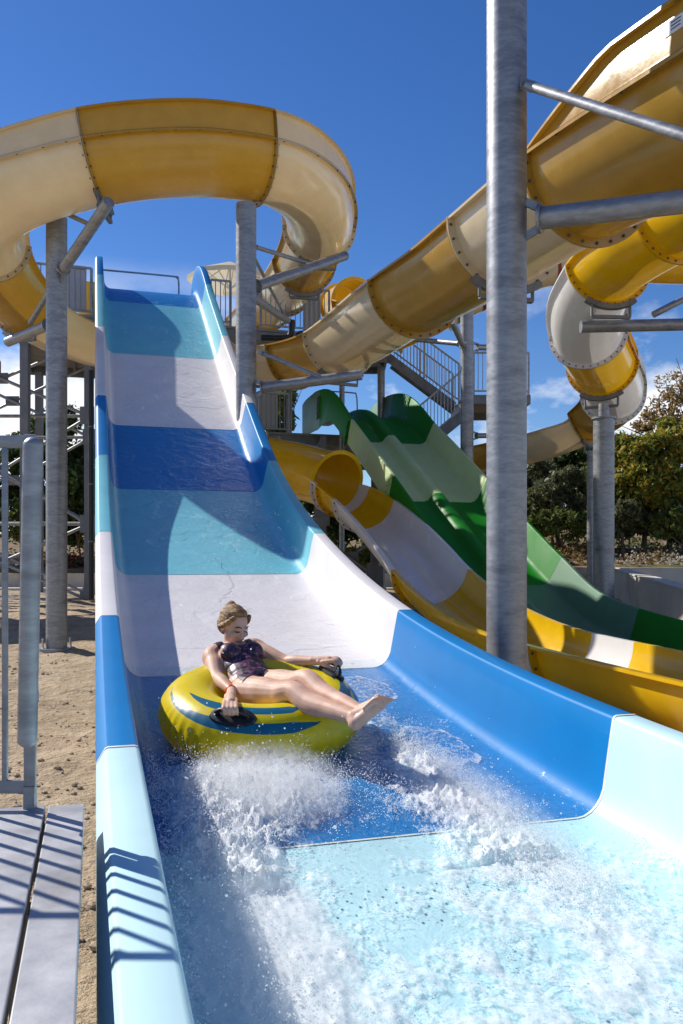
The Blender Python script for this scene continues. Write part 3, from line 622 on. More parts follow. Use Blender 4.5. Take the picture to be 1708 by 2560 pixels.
    inside = (h > -.42) & ((h < neck) | (strap & (h < 1.04))) & ~arm & (thigh < .055 + .05 * (np.abs(x) < .06)) & (np.abs(x) < .24) & (np.abs(y) < .22)
    keep = [f for f in Fc if sum(inside[i] for i in f) >= 3]
    used = sorted({i for f in keep for i in f}); mp = {i: k for k, i in enumerate(used)}
    sm = MB(); sm.v = (V[used] + Nn[used] * .0045).tolist(); sm.f = [tuple(mp[i] for i in f) for f in keep]; sm.m = [0] * len(keep)
    tag(sm.build('swimsuit', M_SUIT, root, auto=180), 'dark purple patterned one-piece swimsuit')
    # hair pulled back into a small bun
    hm = MB()
    ball_mesh(hm, H3(0, .040, -.022), fx * .081, fz * .094, fy * .089, 22, 16); ball_mesh(hm, H3(0, .092, .008), fx * .058, fz * .060, fy * .030, 20, 12)
    ball_mesh(hm, H3(0, -.01, -.062), fx * .07, fz * .06, fy * .075, 18, 12); ball_mesh(hm, H3(0, .10, -.07), fx * .036, fz * .036, fy * .032, 14, 10)
    for q in (-1, 1): limb(hm, [H3(q * .06, .075, .05), H3(q * .077, .03, .02), H3(q * .075, -.012, -.03)], [.014, .016, .018], 10)
    hv, hn, hf = remesh(hm, 'hair', .0032, 3)
    for i in range(len(hv)):
        w_ = Vector(hv[i]) - HD; a = math.atan2(w_.dot(fx), w_.dot(fy)); hv[i] += hn[i] * (.0045 * mnoise.noise(Vector((a * 7, w_.dot(fz) * 4, 2))) + .002 * mnoise.noise(Vector((a * 17, w_.dot(fz) * 6, 5))))
    ha = MB(); ha.v = hv.tolist(); ha.f = hf; ha.m = [0] * len(hf); tag(ha.build('hair', M_HAIR, root, auto=180), 'wet brown hair tied back')
    st = MB()
    for k in range(40):
        a = random.uniform(-1.5, 1.5); p0 = H3(.07 * math.sin(a), .10 * math.cos(a) * .8 + .03, .01 + random.uniform(-.05, .04)); q = p0 + Vector((random.gauss(.01, .02), random.gauss(0, .015), random.gauss(.008, .014)))
        st.tube([p0, p0.lerp(q, .5) + fy * .006, q], [.0011, .0009, .0004], 5, False)
    tag(st.build('loose_strands', M_HAIR, root), kind='stuff')
    M_FACE = surf('dark_lash', (.05, .025, .018), (.04, .02, .015), 30, (.5, .7)); M_LIP = surf('lips', (.48, .16, .13), (.42, .13, .11), 30, (.3, .4))
    for q in (-1, 1):
        f = MB(); f.tube([H3(q * .052, .024, .074), H3(q * .036, .031, .088), H3(q * .016, .026, .095)], [.002, .0034, .0028], 8); f.build('eyebrow', M_FACE, root)
        f = MB(); f.tube([H3(q * .048, .000, .076), H3(q * .034, -.006, .0865), H3(q * .018, -.001, .087)], [.0022, .0036, .0024], 8); f.build('eyelid', M_FACE, root)
    f = MB(); f.tube([H3(-.026, -.066, .079), H3(-.012, -.0655, .0905), H3(0, -.068, .0935), H3(.012, -.0655, .0905), H3(.026, -.066, .079)], [.002, .0055, .0058, .0055, .002], 8); f.build('lips', M_LIP, root)
    wb = MB(); ax = (WR - ER).normalized(); n0 = ax.orthogonal().normalized(); n1 = ax.cross(n0); cc = WR - ax * .012
    rows = [[cc + ax * z + (n0 * math.cos(a) + n1 * math.sin(a)) * (.0315) for a in np.linspace(0, 2 * math.pi, 25)] for z in (-.011, .011)]
    wb.grid(rows); wb.build('wristband', surf('orange_band', (.85, .13, .02), (.75, .1, .015), 8, (.3, .5)), root)
rider()

# ------------------------------------------------------------------ flumes (half-pipe and tunnel sections bolted together)
M_BRK = M_GALD
boltv, boltf = ico(1)
def frames(C):
    out = []
    for i in range(len(C)):
        T = (C[min(i + 1, len(C) - 1)] - C[max(i - 1, 0)]).normalized(); S = T.cross(Vector((0, 0, 1))).normalized(); out.append((C[i], T, S, S.cross(T).normalized()))
    return out
def flume(name, label, cat, ctrl, R, joints, mats, full=(), ext=(), lip=True, per=12, bolts=14, bank=None, group=None):
    """ctrl: centre-line at rim height; joints: control indices where sections meet; mats: one for each section;
    full: indices of closed tunnel sections; ext: {section: (side, h0, h1)} raised outer wall"""
    C = crom(ctrl, per); Fr = frames(C); lo = min(C, key=lambda q: q.z); ext = dict(ext)
    root = thing(name, Vector((lo.x, lo.y, lo.z - R)), label, cat, group); J = [round(j * per) for j in joints]
    if bank:
        F2 = []
        for i, (c, T, S, N_) in enumerate(Fr):
            a = rad(interp(range(len(bank)), bank, i / per)); S2 = S * math.cos(a) + N_ * math.sin(a); F2.append((c, T, S2, S2.cross(T).normalized()))
        Fr = F2
    for k in range(len(J) - 1):
        a, b = J[k], J[k + 1]; m = mats[k]; mb = MB(); rows = []
        for i in range(a, b + 1):
            c, T, S, N_ = Fr[i]
            if k in full: rows.append([c + S * (R * math.cos(q)) + N_ * (R * math.sin(q)) for q in np.linspace(0, 2 * math.pi, 41)])
            else:
                row = [c + S * (R * math.cos(q)) + N_ * (R * math.sin(q)) for q in np.linspace(math.pi, 2 * math.pi, 31)]
                if lip: row = [c - S * (R + .075) - N_ * .03, c - S * (R + .075), c - S * (R + .012) + N_ * .004] + row + [c + S * (R + .012) + N_ * .004, c + S * (R + .075), c + S * (R + .075) - N_ * .03]
                rows.append(row)
        mb.grid(rows); sec = mb.build('flume_section', m, root, auto=40)
        if k in ext:
            side, h0, h1 = ext[k]; em = MB(); rows = []
            for i in range(a, b + 1):
                c, T, S, N_ = Fr[i]; S = S * side; u = (i - a) / (b - a); h = h0 + (h1 - h0) * min(1, u * 5.5 if h0 < .1 else u)
                h = max(h, .02); e = c + S * (R + .002)
                prof = [(.07, .006), (.004, .006)] + [(-.16 * (z * z), z) for z in np.linspace(.02, h, 8)]
                zl = prof[-1]; prof += [(zl[0] + .06, zl[1] + .006), (zl[0] + .062, zl[1] - .025)]
                rows.append([e + S * x + N_ * z for x, z in prof])
            em.grid(rows); ew = em.build('raised_wall', m, sec, auto=40)
            for i in (a, b):
                c, T, S, N_ = Fr[i]; S = S * side; r_ = rows[i - a][1:-2]; wf = MB()
                if (r_[-1] - r_[0]).length > .1: wf.grid([[p + S * o + T * z for p in r_] for o, z in ((0, -.014), (.055, -.014), (.055, .014), (0, .014))]); wf.build('wall_flange', m, sec, auto=30)
        for i, sg in ((a, 1), (b, -1)):                          # flange with its bolts at both ends
            c, T, S, N_ = Fr[i]; fl = MB(); q0, q1 = (0, 2 * math.pi) if k in full else (math.pi, 2 * math.pi)
            A = np.linspace(q0, q1, 49 if k in full else 29); rows = []
            for rr, z in ((R, .004), (R + .085, .004), (R + .085, .02), (R, .024)):
                rows.append([c + T * (sg * z) + S * (rr * math.cos(q)) + N_ * (rr * math.sin(q)) for q in A])
            fl.grid(rows); fo = fl.build('joint_flange', m, sec, auto=40)
            bo = MB()
            for q in np.linspace(q0 + .12, q1 - .12, bolts if k not in full else bolts * 2):
                p = c + T * (sg * .03) + S * ((R + .048) * math.cos(q)) + N_ * ((R + .048) * math.sin(q))
                bo.add([p + Vector(v) * .017 for v in boltv], boltf.tolist())
            if bo.v: tag(bo.build('bolts', M_BOLT, sec), kind='stuff')
        rb = MB()                                                 # bolts along the rim of raised walls
        if k in ext:
            for i in range(a + 3, b, 5):
                c, T, S, N_ = Fr[i]; p = c + S * (ext[k][0] * (R + .045)) - N_ * .0 + Vector((0, 0, -.012)); rb.add([p + Vector(v) * .018 for v in boltv], boltf.tolist())
            if rb.v: tag(rb.build('bolts', M_BOLT, sec), kind='stuff')
    return root, C, Fr
R1 = .65
def W3(x, y, z): return Vector((x, y, EYE + z))
f1 = [at(570, 735, 25.5), at(640, 672, 21.8), at(698, 600, 18.8), at(733, 520, 16.5), at(716, 440, 14.6), at(640, 377, 13.3), at(520, 352, 12.85), at(400, 348, 12.7),
      at(280, 358, 12.6), at(160, 382, 12.6), at(45, 420, 12.7), at(-35, 480, 13.2), at(-30, 565, 14.3), at(20, 645, 15.3), at(95, 715, 16.2), at(205, 762, 16.9), at(330, 788, 17.2), at(450, 797, 17.2),
      at(560, 797, 16.8), W3(-1.25, 16.2, 3.95), W3(-.1, 14.8, 3.85), W3(.91, 12.03, 3.8), W3(1.49, 10.5, 3.75), W3(1.85, 9.3, 3.7), W3(2.3, 7.7, 3.6), W3(2.98, 6.0, 3.47), W3(3.7, 4.5, 3.4), W3(4.6, 3.0, 3.3)]
F1, C1, FR1 = flume('winding_flume', 'amber and cream flume looping high over the slide and past the tall pole', 'water slide', f1, R1,
    [0, .6, 1.2, 2.0, 3.0, 5.42, 8.52, 11.9, 13.7, 16.5, 19.3, 20.1, 21.2, 23.0, 24.0, 27], [M_CRE, M_YEL, M_CRE, M_YEL, M_CRE, M_YEL, M_CRE, M_YEL, M_CRE, M_CRE, M_YEL, M_CRE, M_YEL, M_CRE, M_YEL],
    ext={4: (-1, .40, .44), 5: (-1, .44, .44), 6: (-1, .44, .40), 7: (-1, .3, .25), 14: (1, .02, .42)})
c_, T_, S_, N1 = FR1[round(24.95 * 12)]; st = MB(); p_ = c_ + S_ * (R1 + .004 - .16 * .0625) + N1 * .25
st.box(p_ + S_ * .006, (.17, .003, .10), T_, S_, N1); sk = st.build('sticker', surf('white_label', (.8, .8, .8), (.7, .7, .72), 40, (.4, .5)), F1, smooth=False)
for q in range(3):
    st = MB(); st.box(p_ + S_ * .0085 + N1 * (.028 - .024 * q) + T_ * .02, (.09, .001, .008), T_, S_, N1); st.build('sticker_print', M_BLACK, sk, smooth=False)
f2 = [at(1850, 330, 9), at(1700, 400, 10.2), at(1560, 490, 11.6), at(1450, 560, 12.6), at(1395, 610, 13.4), at(1352, 690, 14.3), at(1350, 765, 15.2), at(1380, 830, 16.4), at(1405, 880, 17.7), at(1400, 920, 19), at(1345, 957, 20), at(1265, 992, 20.4), at(1180, 1015, 20.9), at(1095, 1035, 21.6), at(1000, 1060, 23)]
F2, C2, FR2 = flume('spiral_flume', 'yellow and white flume spiralling down on the right-hand pole', 'water slide', f2, .62, [0, 2, 4, 6, 7.1, 8.6, 10.2, 12.4, 14], [M_YEL2, M_YEL2, M_WH2, M_YEL2, M_WH2, M_YEL, M_CRE, M_YEL], bolts=16, ext={2: (1, .25, .3), 3: (1, .2, .2), 4: (1, .2, .2), 1: (1, .3, .3)})
f3 = [sl(16.8, 1.0, 2.55), sl(17.6, 2.2, 2.3), sl(17.95, 3.3, 2.06), sl(17.6, 4.25, 1.85), sl(16.75, 4.85, 1.55), sl(15.6, 5.05, 1.15), sl(14.3, 5.07, .70), sl(13.1, 5.07, .22), sl(12.15, 5.07, -.2), sl(11.2, 5.06, -.5), sl(10.2, 5.05, -.73), sl(8.95, 5.05, -.89), sl(7.0, 5.03, -.95), sl(5, 5.0, -.97), sl(2, 5.0, -.98)]
F3, C3, FR3 = flume('exit_flume', 'yellow and white open flume running out between the blue and green slides', 'water slide', f3, .60, [0, 2.2, 4.0, 4.25, 5.1, 8.0, 11.15, 11.56, 14], [M_WH2, M_YEL2, M_WH2, M_YEL2, M_WH2, M_YEL2, M_WH2, M_YEL2], full=(0, 1), bolts=12)
f4 = [at(900, 760, 21), at(1000, 715, 21), at(1100, 665, 21), at(1200, 625, 21), at(1300, 600, 21.3), at(1400, 598, 22), at(1520, 605, 22.5), at(1700, 610, 23)]
F4, C4, FR4 = flume('banded_tube_slide', 'cream enclosed tube with thin coloured rings behind the tall pole', 'water slide', f4, .52, [0, 1.2, 4.1, 7], [M_YEL2, M_CRE, M_YEL2], full=(0, 1, 2), bolts=0)
bandc = [(.02, .22, .10), (.01, .02, .08), (.25, .02, .02), (.55, .25, .02)]
for i, u in enumerate((1.35, 1.62, 1.9, 2.35, 2.75, 3.15, 3.6, 3.95)):
    c, T, S, N_ = FR4[round(u * 12)]; mb = MB()
    mb.grid([[c + T * z + S * (.527 * math.cos(q)) + N_ * (.527 * math.sin(q)) for q in np.linspace(0, 2 * math.pi, 33)] for z in (-.05, .05)])
    mb.build('colour_ring', surf('ring_paint', bandc[i % 4], None, 5, (.3, .4)), F4)

# ------------------------------------------------------------------ green two-lane slide
GT = [4, 8, 9.5, 10.5, 11.8, 13.3, 16.05, 18.7, 20.4, 21.2, 22.0, 24]
GZ = [-1.62, -1.55, -1.46, -1.36, -1.14, -.42, 1.14, 2.62, 3.50, 3.72, 3.78, 3.8]
def gz(t): return smooth_curve(GT, GZ, t)
def gpt(t, s, n):
    k = (gz(t + .02) - gz(t - .02)) / .04; c = 1 / math.sqrt(1 + k * k); return sl(t - n * k * c, s, gz(t) + n * c)
def gprofile(h, low=-.06):
    L = [(-.07, low), (-.07, h - .02), (-.058, h), (-.012, h), (0, h - .015), (.10, .10), (.15, .03), (.24, 0)]
    M = [(.72, 0), (.80, .03), (.86, .14), (.93, .20), (1.07, .20), (1.14, .14), (1.2, .03), (1.28, 0)]
    return [(5.8 + a, b) for a, b in L + M] + [(7.8 - a, b) for a, b in reversed(L)]
green = thing('green_slide', sl(15, 6.8, -1.5), 'two-lane green slide in dark and light green bands coming off the lower deck', 'water slide')
gb = [4, 10.8, 13.16, 16.05, 18.9, 21.5, 23.4]; gm = [M_GR1, M_GR3, M_GR1, M_GR2, M_GR1, M_GR3]
for k in range(6):
    a, b = gb[k] + .002, gb[k + 1] - .002; mb = MB()
    mb.grid([[gpt(t, s, q) for s, q in gprofile(interp([4, 19, 20.5, 22, 23, 23.3, 23.4], [.55, .55, .66, .70, .66, .62, .58], t), interp([20.4, 21.6], [-.06, -.37], t))] for t in np.linspace(a, b, max(8, int((b - a) / .15)))])
    o = mb.build('slide_section', gm[k], green, auto=45); bo = MB()
    fl = MB(); pr = [q for q in gprofile(.55)]
    fl.grid([[gpt(a + .014, s + (-.07 * e if s < 6.8 else .07 * e), q - .07 * e) for s, q in pr] for e in (0, 1)]); fl.build('joint_flange', gm[k], o)
    for z in (.08, .2, .32): p = gpt(a + .03, 5.66, z); bo.add([p + Vector(v) * .016 for v in boltv], boltf.tolist())
    tag(bo.build('bolts', M_BOLT, o), kind='stuff')
for t in (12.4, 15.0, 18.0):
    fr = MB(); zb = gz(t) - .2; fr.beam(sl(t, 5.75, zb), sl(t, 7.85, zb), .12, .14)
    for s in (6.1, 7.5):
        p = sl(t, s, zb); fr.beam(Vector((p.x, p.y, ground_z(p.x, p.y) - .05)), p, .16, .16)
    fr.build('support_frame', M_GALD, green, smooth=False)

# ------------------------------------------------------------------ support poles
def gz_at(p): return ground_z(p.x, p.y)
def pole(label, top, r, arms=(), name='support_pole', mat=None, cap=None, group=None, n=32):
    base = Vector((top.x, top.y, gz_at(top) - .04)); mat = mat or M_GALV
    root = thing(name, base, label, 'steel pole', group)
    mb = MB(); mb.tube([base, base.lerp(top, .33), base.lerp(top, .66), top], r, n); po = mb.build('shaft', mat, root)
    bp = MB(); bp.tube([base, base + Vector((0, 0, .075))], r * 1.75, 28); bp.build('base_plate', mat, root)
    for k in range(4):
        a = k * math.pi / 2 + .5; d = Vector((math.cos(a), math.sin(a), 0)); g = MB()
        g.beam(base + d * r * 1.3 + Vector((0, 0, .07)), base + d * r * 1.3 + Vector((0, 0, .22)), r * .75, .015, up=d); g.build('stiffener', mat, root, smooth=False)
    if cap:
        c = MB(); c.tube([top - Vector((0, 0, .02)), top + Vector((0, 0, .015))], r * 1.15, n); c.build('cap_plate', mat, root)
        c = MB(); c.tube([top, top + Vector((0, 0, cap[1]))], cap[0], 20); c.build('neck', mat, root)
    for a, b, rr in arms:
        am = MB(); d = (b - a).normalized(); am.tube([a, b], rr, 20)
        o = am.build('bracket_arm', mat, root)
        h = Vector((a.x - top.x, a.y - top.y, 0)); 
        if rr < .055:                                            # pinned fork end
            g = MB(); s = d.cross(Vector((0, 0, 1))).normalized(); g.box(a + d * .02, (.16, rr * .7, rr * 2.2), d, s, s.cross(d)); g.build('fork', mat, o, smooth=False)
            g = MB(); g.tube([a + d * .03 - s * rr, a + d * .03 + s * rr], rr * .5, 10); g.build('pin', M_BOLT, o)
        else:
            g = MB(); s = d.cross(Vector((0, 0, 1))).normalized(); g.tube([a - d * .005, a + d * .02], rr * 1.35, 20); g.build('end_plate', mat, o)
            for sg in (-1, 1):
                q = MB(); u = s.cross(d); q.beam(a + u * rr * sg * .9, a - d * .12 + u * rr * sg * 1.7, rr * .35, rr * .7, up=u); q.build('gusset', mat, o, smooth=False)
    return root
def to_pole(p, r, b):      # where an arm towards b leaves the pole's skin
    d = Vector((b.x - p.x, b.y - p.y, 0)).normalized(); return Vector((p.x, p.y, p.z)) + d * r
P1 = at(130, 500, 13.3); P2 = at(565, 470, 12.9); P3 = at(1163, -260, 6.4)
def arm(P, r, y, bx, by, bd, rr, off=.10):
    s = Vector((P.x, P.y, at(0, y, P.y).z)); e = at(bx, by, bd); d = (e - s).normalized(); h = Vector((d.x, d.y, 0)).length
    return (s + d * ((r + off) / max(h, .3)), e, rr)
pole('tall galvanised pole left of the blue slide under the loop', P1, .163, [arm(P1, .16, 640, 250, 463, 11.9, .085), arm(P1, .16, 738, 18, 785, 14.3, .08), arm(P1, .16, 640, 70, 742, 14.1, .045), arm(P1, .16, 480, 205, 515, 12.6, .035)])
pole('galvanised pole behind the right wall of the blue slide holding the loop', P2, .158, [arm(P2, .158, 665, 792, 587, 15.6, .085), arm(P2, .158, 560, 712, 606, 14.9, .035), arm(P2, .158, 556, 657, 732, 17.6, .03), arm(P2, .158, 672, 660, 736, 18.2, .07), arm(P2, .158, 895, 830, 860, 12.5, .08), arm(P2, .158, 795, 736, 866, 12.6, .035)])
pole('nearest and widest galvanised pole standing between the blue and yellow slides', P3, .152, [arm(P3, .152, 180, 1760, 370, 4.7, .036, .03), arm(P3, .152, 510, 1760, 440, 5.6, .082)], n=48)
P4 = at(1072, 715, 19); pole('grey pole rising behind the green slide beside the stairs', P4, .148, [arm(P4, .148, 812, 1038, 738, 18.2, .07), arm(P4, .148, 796, 1190, 800, 19.4, .07), arm(P4, .148, 790, 880, 772, 21.5, .06), arm(P4, .148, 1000, 1200, 1000, 19.6, .06)])
P5 = at(1386, 960, 16.3); pole('stout pole with a capped narrow neck under the spiral flume', P5, .2, cap=(.1, .28))
P6 = at(1358, 1035, 18.6); pole('thinner shaded pole just behind the capped pole', P6, .1)
P7 = at(785, 850, 23); pole('slim column behind the green slide mouth', P7, .075, n=16)
P8 = at(875, 795, 23.5); pole('column under the stair landing above the green slide', P8, .105, n=20)
P9 = at(1500, 700, 21); P9.x += 2.2
# cantilever that carries the spiral flume, reaching in from a pole off to the right
P10 = at(1700, 735, 13.8); pole('galvanised pole at the right with a cantilever under the spiral flume', P10, .16, [(at(1690, 742, 13.7), at(1333, 750, 13.7), .098), (at(1690, 625, 13.75), at(1500, 722, 13.7), .055)])
# saddles: curved plates that hold flume joints, with hangers
def saddle(parent, Fr, i, R, drop=.26):
    c, T, S, N_ = Fr[i]; mb = MB()
    mb.grid([[c + T * z + S * (rr * math.cos(q)) + N_ * (rr * math.sin(q)) for q in np.linspace(rad(236), rad(304), 15)] for rr, z in ((R + .05, .04), (R + .135, .04), (R + .135, -.04), (R + .05, -.04))])
    o = mb.build('saddle_plate', M_GALD, parent, auto=30)
    for a in (245, 295):
        h = MB(); p = c + S * ((R + .12) * math.cos(rad(a))) + N_ * ((R + .12) * math.sin(rad(a))); h.beam(p, p - Vector((0, 0, drop)), .05, .03); h.build('hanger', M_GALD, o, smooth=False)
    h = MB(); z = Vector((0, 0, -drop)); p0 = c + S * ((R + .12) * math.cos(rad(245))) + N_ * ((R + .12) * math.sin(rad(245))) + z; p1 = c + S * ((R + .12) * math.cos(rad(295))) + N_ * ((R + .12) * math.sin(rad(295))) + z
    h.beam(p0, p1, .06, .05); h.build('cross_bar', M_GALD, o, smooth=False)
for j in (2.0, 3.0, 8.52, 13.7, 20.1, 23.0): saddle(F1, FR1, round(j * 12), R1, .12)
for j in (4, 7.1, 10.2): saddle(F2, FR2, round(j * 12), .62, .2)

# ------------------------------------------------------------------ decks, railings, stairs of the start tower
def s_of(x, t):
    k = (x - CX) / FP; return t * (k * UY - UX) / (RX - k * RY)
bal_src = {}
def railing(label, p0, p1, h=1.08, gap=.115, panels=(), name='railing', group=None):
    p0, p1 = Vector(p0), Vector(p1); d = p1 - p0; Ln = d.length; X = d.normalized(); up = Vector((0, 0, 1)); root = thing(name, (p0 + p1) / 2, label, 'railing', group)
    slope = Vector((X.x, X.y, 0)).length
    mb = MB(); mb.beam(p0 + up * h, p1 + up * h, .05, .045); mb.build('top_rail', M_GALV, root, smooth=False)
    mb = MB(); mb.beam(p0 + up * .1, p1 + up * .1, .04, .04); mb.build('bottom_rail', M_GALV, root, smooth=False)
    n = max(1, round(Ln / 1.4))
    for k in range(n + 1):
        q = p0.lerp(p1, k / n); mb = MB(); mb.beam(q, q + up * h, .055, .055); mb.build('post', M_GALV, root, smooth=False)
    key = round(h, 2)
    if key not in bal_src:
        me = bpy.data.meshes.new('baluster'); t = MB(); t.beam(Vector((0, 0, .1)), Vector((0, 0, h)), .02, .02); me.from_pydata(t.v, [], t.f); me.materials.append(M_GALV); bal_src[key] = me
    m = int(Ln / gap)
    for k in range(1, m):
        o = bpy.data.objects.new('baluster', bal_src[key]); col.objects.link(o); o.parent = root; o.location = p0.lerp(p1, k / m) - ORG[root]
    side = X.cross(up).normalized()
    for a, b in panels:
        mb = MB(); q0, q1 = p0.lerp(p1, a) - side * .05, p0.lerp(p1, b) - side * .05; c = (q0 + q1) / 2 + up * (h * .56); mb.box(c, ((q1 - q0).length, .012, h * .98), X, side, up); mb.build('infill_panel', M_PANEL, root, smooth=False)
    return root
def deck(label, t0, t1, s0, s1, z, cols=(), joist=.6, beam=.24):
    c = sl((t0 + t1) / 2, (s0 + s1) / 2, z); root = thing('platform', Vector((c.x, c.y, EYE + z - .3)), label, 'platform')
    X, Y = Vector((RX, RY, 0)), Vector((UX, UY, 0)); Z = Vector((0, 0, 1))
    mb = MB(); mb.box(c - Z * .03, (s1 - s0, t1 - t0, .06), X, Y, Z); mb.build('deck_plate', M_DECK, root, smooth=False)
    for t in (t0 + .06, t1 - .06): mb = MB(); mb.beam(sl(t, s0, z - .07 - beam / 2), sl(t, s1, z - .07 - beam / 2), .1, beam); mb.build('edge_beam', M_GALD, root, smooth=False)
    k = s0 + .05
    while k < s1: mb = MB(); mb.beam(sl(t0 + .12, k, z - .07 - beam * .4), sl(t1 - .12, k, z - .07 - beam * .4), .07, beam * .7); mb.build('joist', M_GALD, root, smooth=False); k += joist
    for t, s in cols:
        p = sl(t, s, z - .07 - beam); mb = MB(); mb.beam(Vector((p.x, p.y, gz_at(p) - .05)), p, .18, .18); mb.build('column', M_GALD, root, smooth=False)
    return root
TU = 19.85; ZU = 5.5
deck('high start deck at the head of the blue slide', TU, 25.4, -1.8, 6.0, ZU, cols=[(TU + .2, -1.5), (TU + .2, 2.9), (25, -1.5), (25, 2.6), (25, 5.7)])
deck('low landing under the high deck at the far left', 20.6, 23, -6.5, -2.3, 4.98, cols=[(22.8, -6)])
sA, sB, sC, sD = s_of(40, TU), s_of(212, TU), s_of(482, TU), s_of(529, TU)
railing('deck railing with a grey panel left of the blue slide head', sl(TU + .06, sA, ZU), sl(TU + .06, s_of(210, TU), ZU), panels=[(.66, .92)])
railing('short deck railing right of the blue slide head below the parasol', sl(TU + .06, s_of(484, TU), ZU), sl(TU + .06, s_of(530, TU), ZU))
railing('deck railing above the black pipes right of the loop pole', sl(TU + .06, s_of(600, TU), ZU), sl(TU + .06, s_of(757, TU), ZU), panels=[(.62, .88)])
# bar across the slide entry
e = MB(); q = [sl(19.6, .05, 6.47), sl(19.6, 1.7, 6.47), sl(19.6, 1.82, 6.44), sl(19.6, 1.86, 6.34), sl(19.6, 1.86, 5.83)]; e.tube(crom(q[:1] + q[1:], 4), .021, 10)
tag(e.build('entry_bar', M_GALV), 'thin steel bar across the mouth of the blue slide', 'safety bar')
# yellow safety board and yellow arch on the deck
e = MB(); e.box(sl(20.3, s_of(205, 20.3), ZU + .45), (.5, .1, .9), Vector((RX, RY, 0)), Vector((UX, UY, 0)), Vector((0, 0, 1)), bev=.04); tag(e.build('yellow_board', M_YEL2, origin=sl(20.3, s_of(205, 20.3), ZU)), 'bright yellow board behind the railing left of the blue slide head', 'board')
FA, CA, FRA = flume('start_arch', 'small yellow slide mouth on the high deck behind the railing', 'slide mouth', [at(780, 700, 23), at(812, 690, 21.2), at(850, 715, 19.8)], .5, [0, 1, 2], [M_YEL2, M_YEL2], full=(0,), bolts=0)
_c, _T, _S, _N = FRA[0]; _m = MB(); _m.add([_c + _S * (.5 * math.cos(q)) + _N * (.5 * math.sin(q)) for q in np.linspace(0, 2 * math.pi, 32, endpoint=False)], [tuple(range(32))]); _m.build('back_panel', M_YEL2, FA, smooth=False)
# parasol
pr = thing('parasol', at(535, 735, 22.5), 'cream parasol standing on the high deck behind the blue slide', 'parasol')
pc = at(528, 600, 22.5); mb = MB(); mb.tube([at(528, 735, 22.5), pc - Vector((0, 0, .1))], .03, 10); mb.build('mast', M_WH2, pr)
cor = [Vector((math.cos(a), math.sin(a), 0)) * 1.15 for a in np.linspace(0, 2 * math.pi, 8, endpoint=False) + .3]
for k in range(8):
    mb = MB(); a, b = pc + cor[k] - Vector((0, 0, .48)), pc + cor[(k + 1) % 8] - Vector((0, 0, .48)); mid = (a + b) / 2 + Vector((0, 0, .02))
    mb.add([pc, a, mid, b, a - Vector((0, 0, .12)), mid - Vector((0, 0, .12)), b - Vector((0, 0, .12))], [(0, 1, 2), (0, 2, 3), (1, 4, 5, 2), (2, 5, 6, 3)]); mb.build('canopy_panel', M_CLOTH, pr, smooth=False)
    mb = MB(); mb.beam(pc - Vector((0, 0, .05)), a - Vector((0, 0, .03)), .025, .025); mb.build('rib', M_WH2, pr, smooth=False)
    mb = MB(); mb.beam(pc - Vector((0, 0, .75)), pc.lerp(a, .55) - Vector((0, 0, .05)), .02, .02); mb.build('strut', M_WH2, pr, smooth=False)
# lower deck with the green slide's mouth
TG = 22.5; ZG = 3.42
deck('lower deck behind the mouth of the green slide', TG, 25.6, 2.6, 9.4, ZG, cols=[(TG + .2, 3.0), (TG + .2, 6.0), (TG + .2, 9.2), (25.3, 3.0), (25.3, 9.0)])
railing('lower deck railing with a white panel beside the green slide', sl(TG + .06, s_of(592, TG), ZG), sl(TG + .06, s_of(664, TG), ZG), panels=[(.05, .66)])
railing('railing on the lower deck right of the green slide mouth', sl(TG + 2.2, s_of(824, TG + 2.2), ZG), sl(TG + 2.2, s_of(965, TG + 2.2), ZG))
e = MB(); a_ = s_of(700, 22.2); e.tube(crom([sl(22.4, 5.95, 4.6), sl(22.4, 6.9, 4.6), sl(22.4, 7.05, 4.52), sl(22.4, 7.08, 4.0)], 5), .02, 10); tag(e.build('entry_bar', M_GALV), 'steel bar over the mouth of the green slide', 'safety bar')
def stairs(label, a, b, wdt, n, side):
    a, b = Vector(a), Vector(b); d = b - a; X = Vector((d.x, d.y, 0)).normalized(); Y = Vector((-X.y, X.x, 0)); root = thing('staircase', Vector((b.x, b.y, min(a.z, b.z))), label, 'staircase')
    for k in range(n):
        p = a + d * ((k + .5) / n); mb = MB(); mb.box(p, (Vector((d.x, d.y, 0)).length / n * 1.02, wdt, .04), X, Y); mb.build('tread', M_GALD, root, smooth=False)
    for sg in (-1, 1):
        mb = MB(); o = Y * (wdt / 2 * sg); mb.beam(a + o - Vector((0, 0, .06)), b + o - Vector((0, 0, .06)), .02, .24); mb.build('stringer', M_GALD, root, smooth=False)
    return root
A0, B0 = at(893, 822, 23.6), at(1046, 936, 23.2)
stairs('upper stair flight descending to the right above the green slide', A0, B0, 1.15, 9, 1)
railing('near railing of the upper stair flight', A0 + Vector((.0, -.62, 0)), B0 + Vector((.0, -.62, 0)))
railing('far railing of the upper stair flight', A0 + Vector((.0, .62, 0)), B0 + Vector((.0, .62, 0)))
def slab(label, c, sx, sy):
    root = thing('platform', c - Vector((0, 0, .25)), label, 'platform'); mb = MB(); mb.box(c - Vector((0, 0, .03)), (sx, sy, .05)); mb.build('deck_plate', M_DECK, root, smooth=False)
    for sg in (-1, 1):
        mb = MB(); mb.box(c + Vector((0, sg * (sy / 2 - .04), -.15)), (sx, .07, .18)); mb.build('edge_beam', M_GALD, root, smooth=False)
        mb = MB(); mb.box(c + Vector((sg * (sx / 2 - .04), 0, -.15)), (.07, sy - .2, .17)); mb.build('edge_beam', M_GALD, root, smooth=False)
    return root
LA = at(835, 826, 23.6); slab('stair landing level with the high deck', LA + Vector((-.15, 0, 0)), 1.55, 1.5)
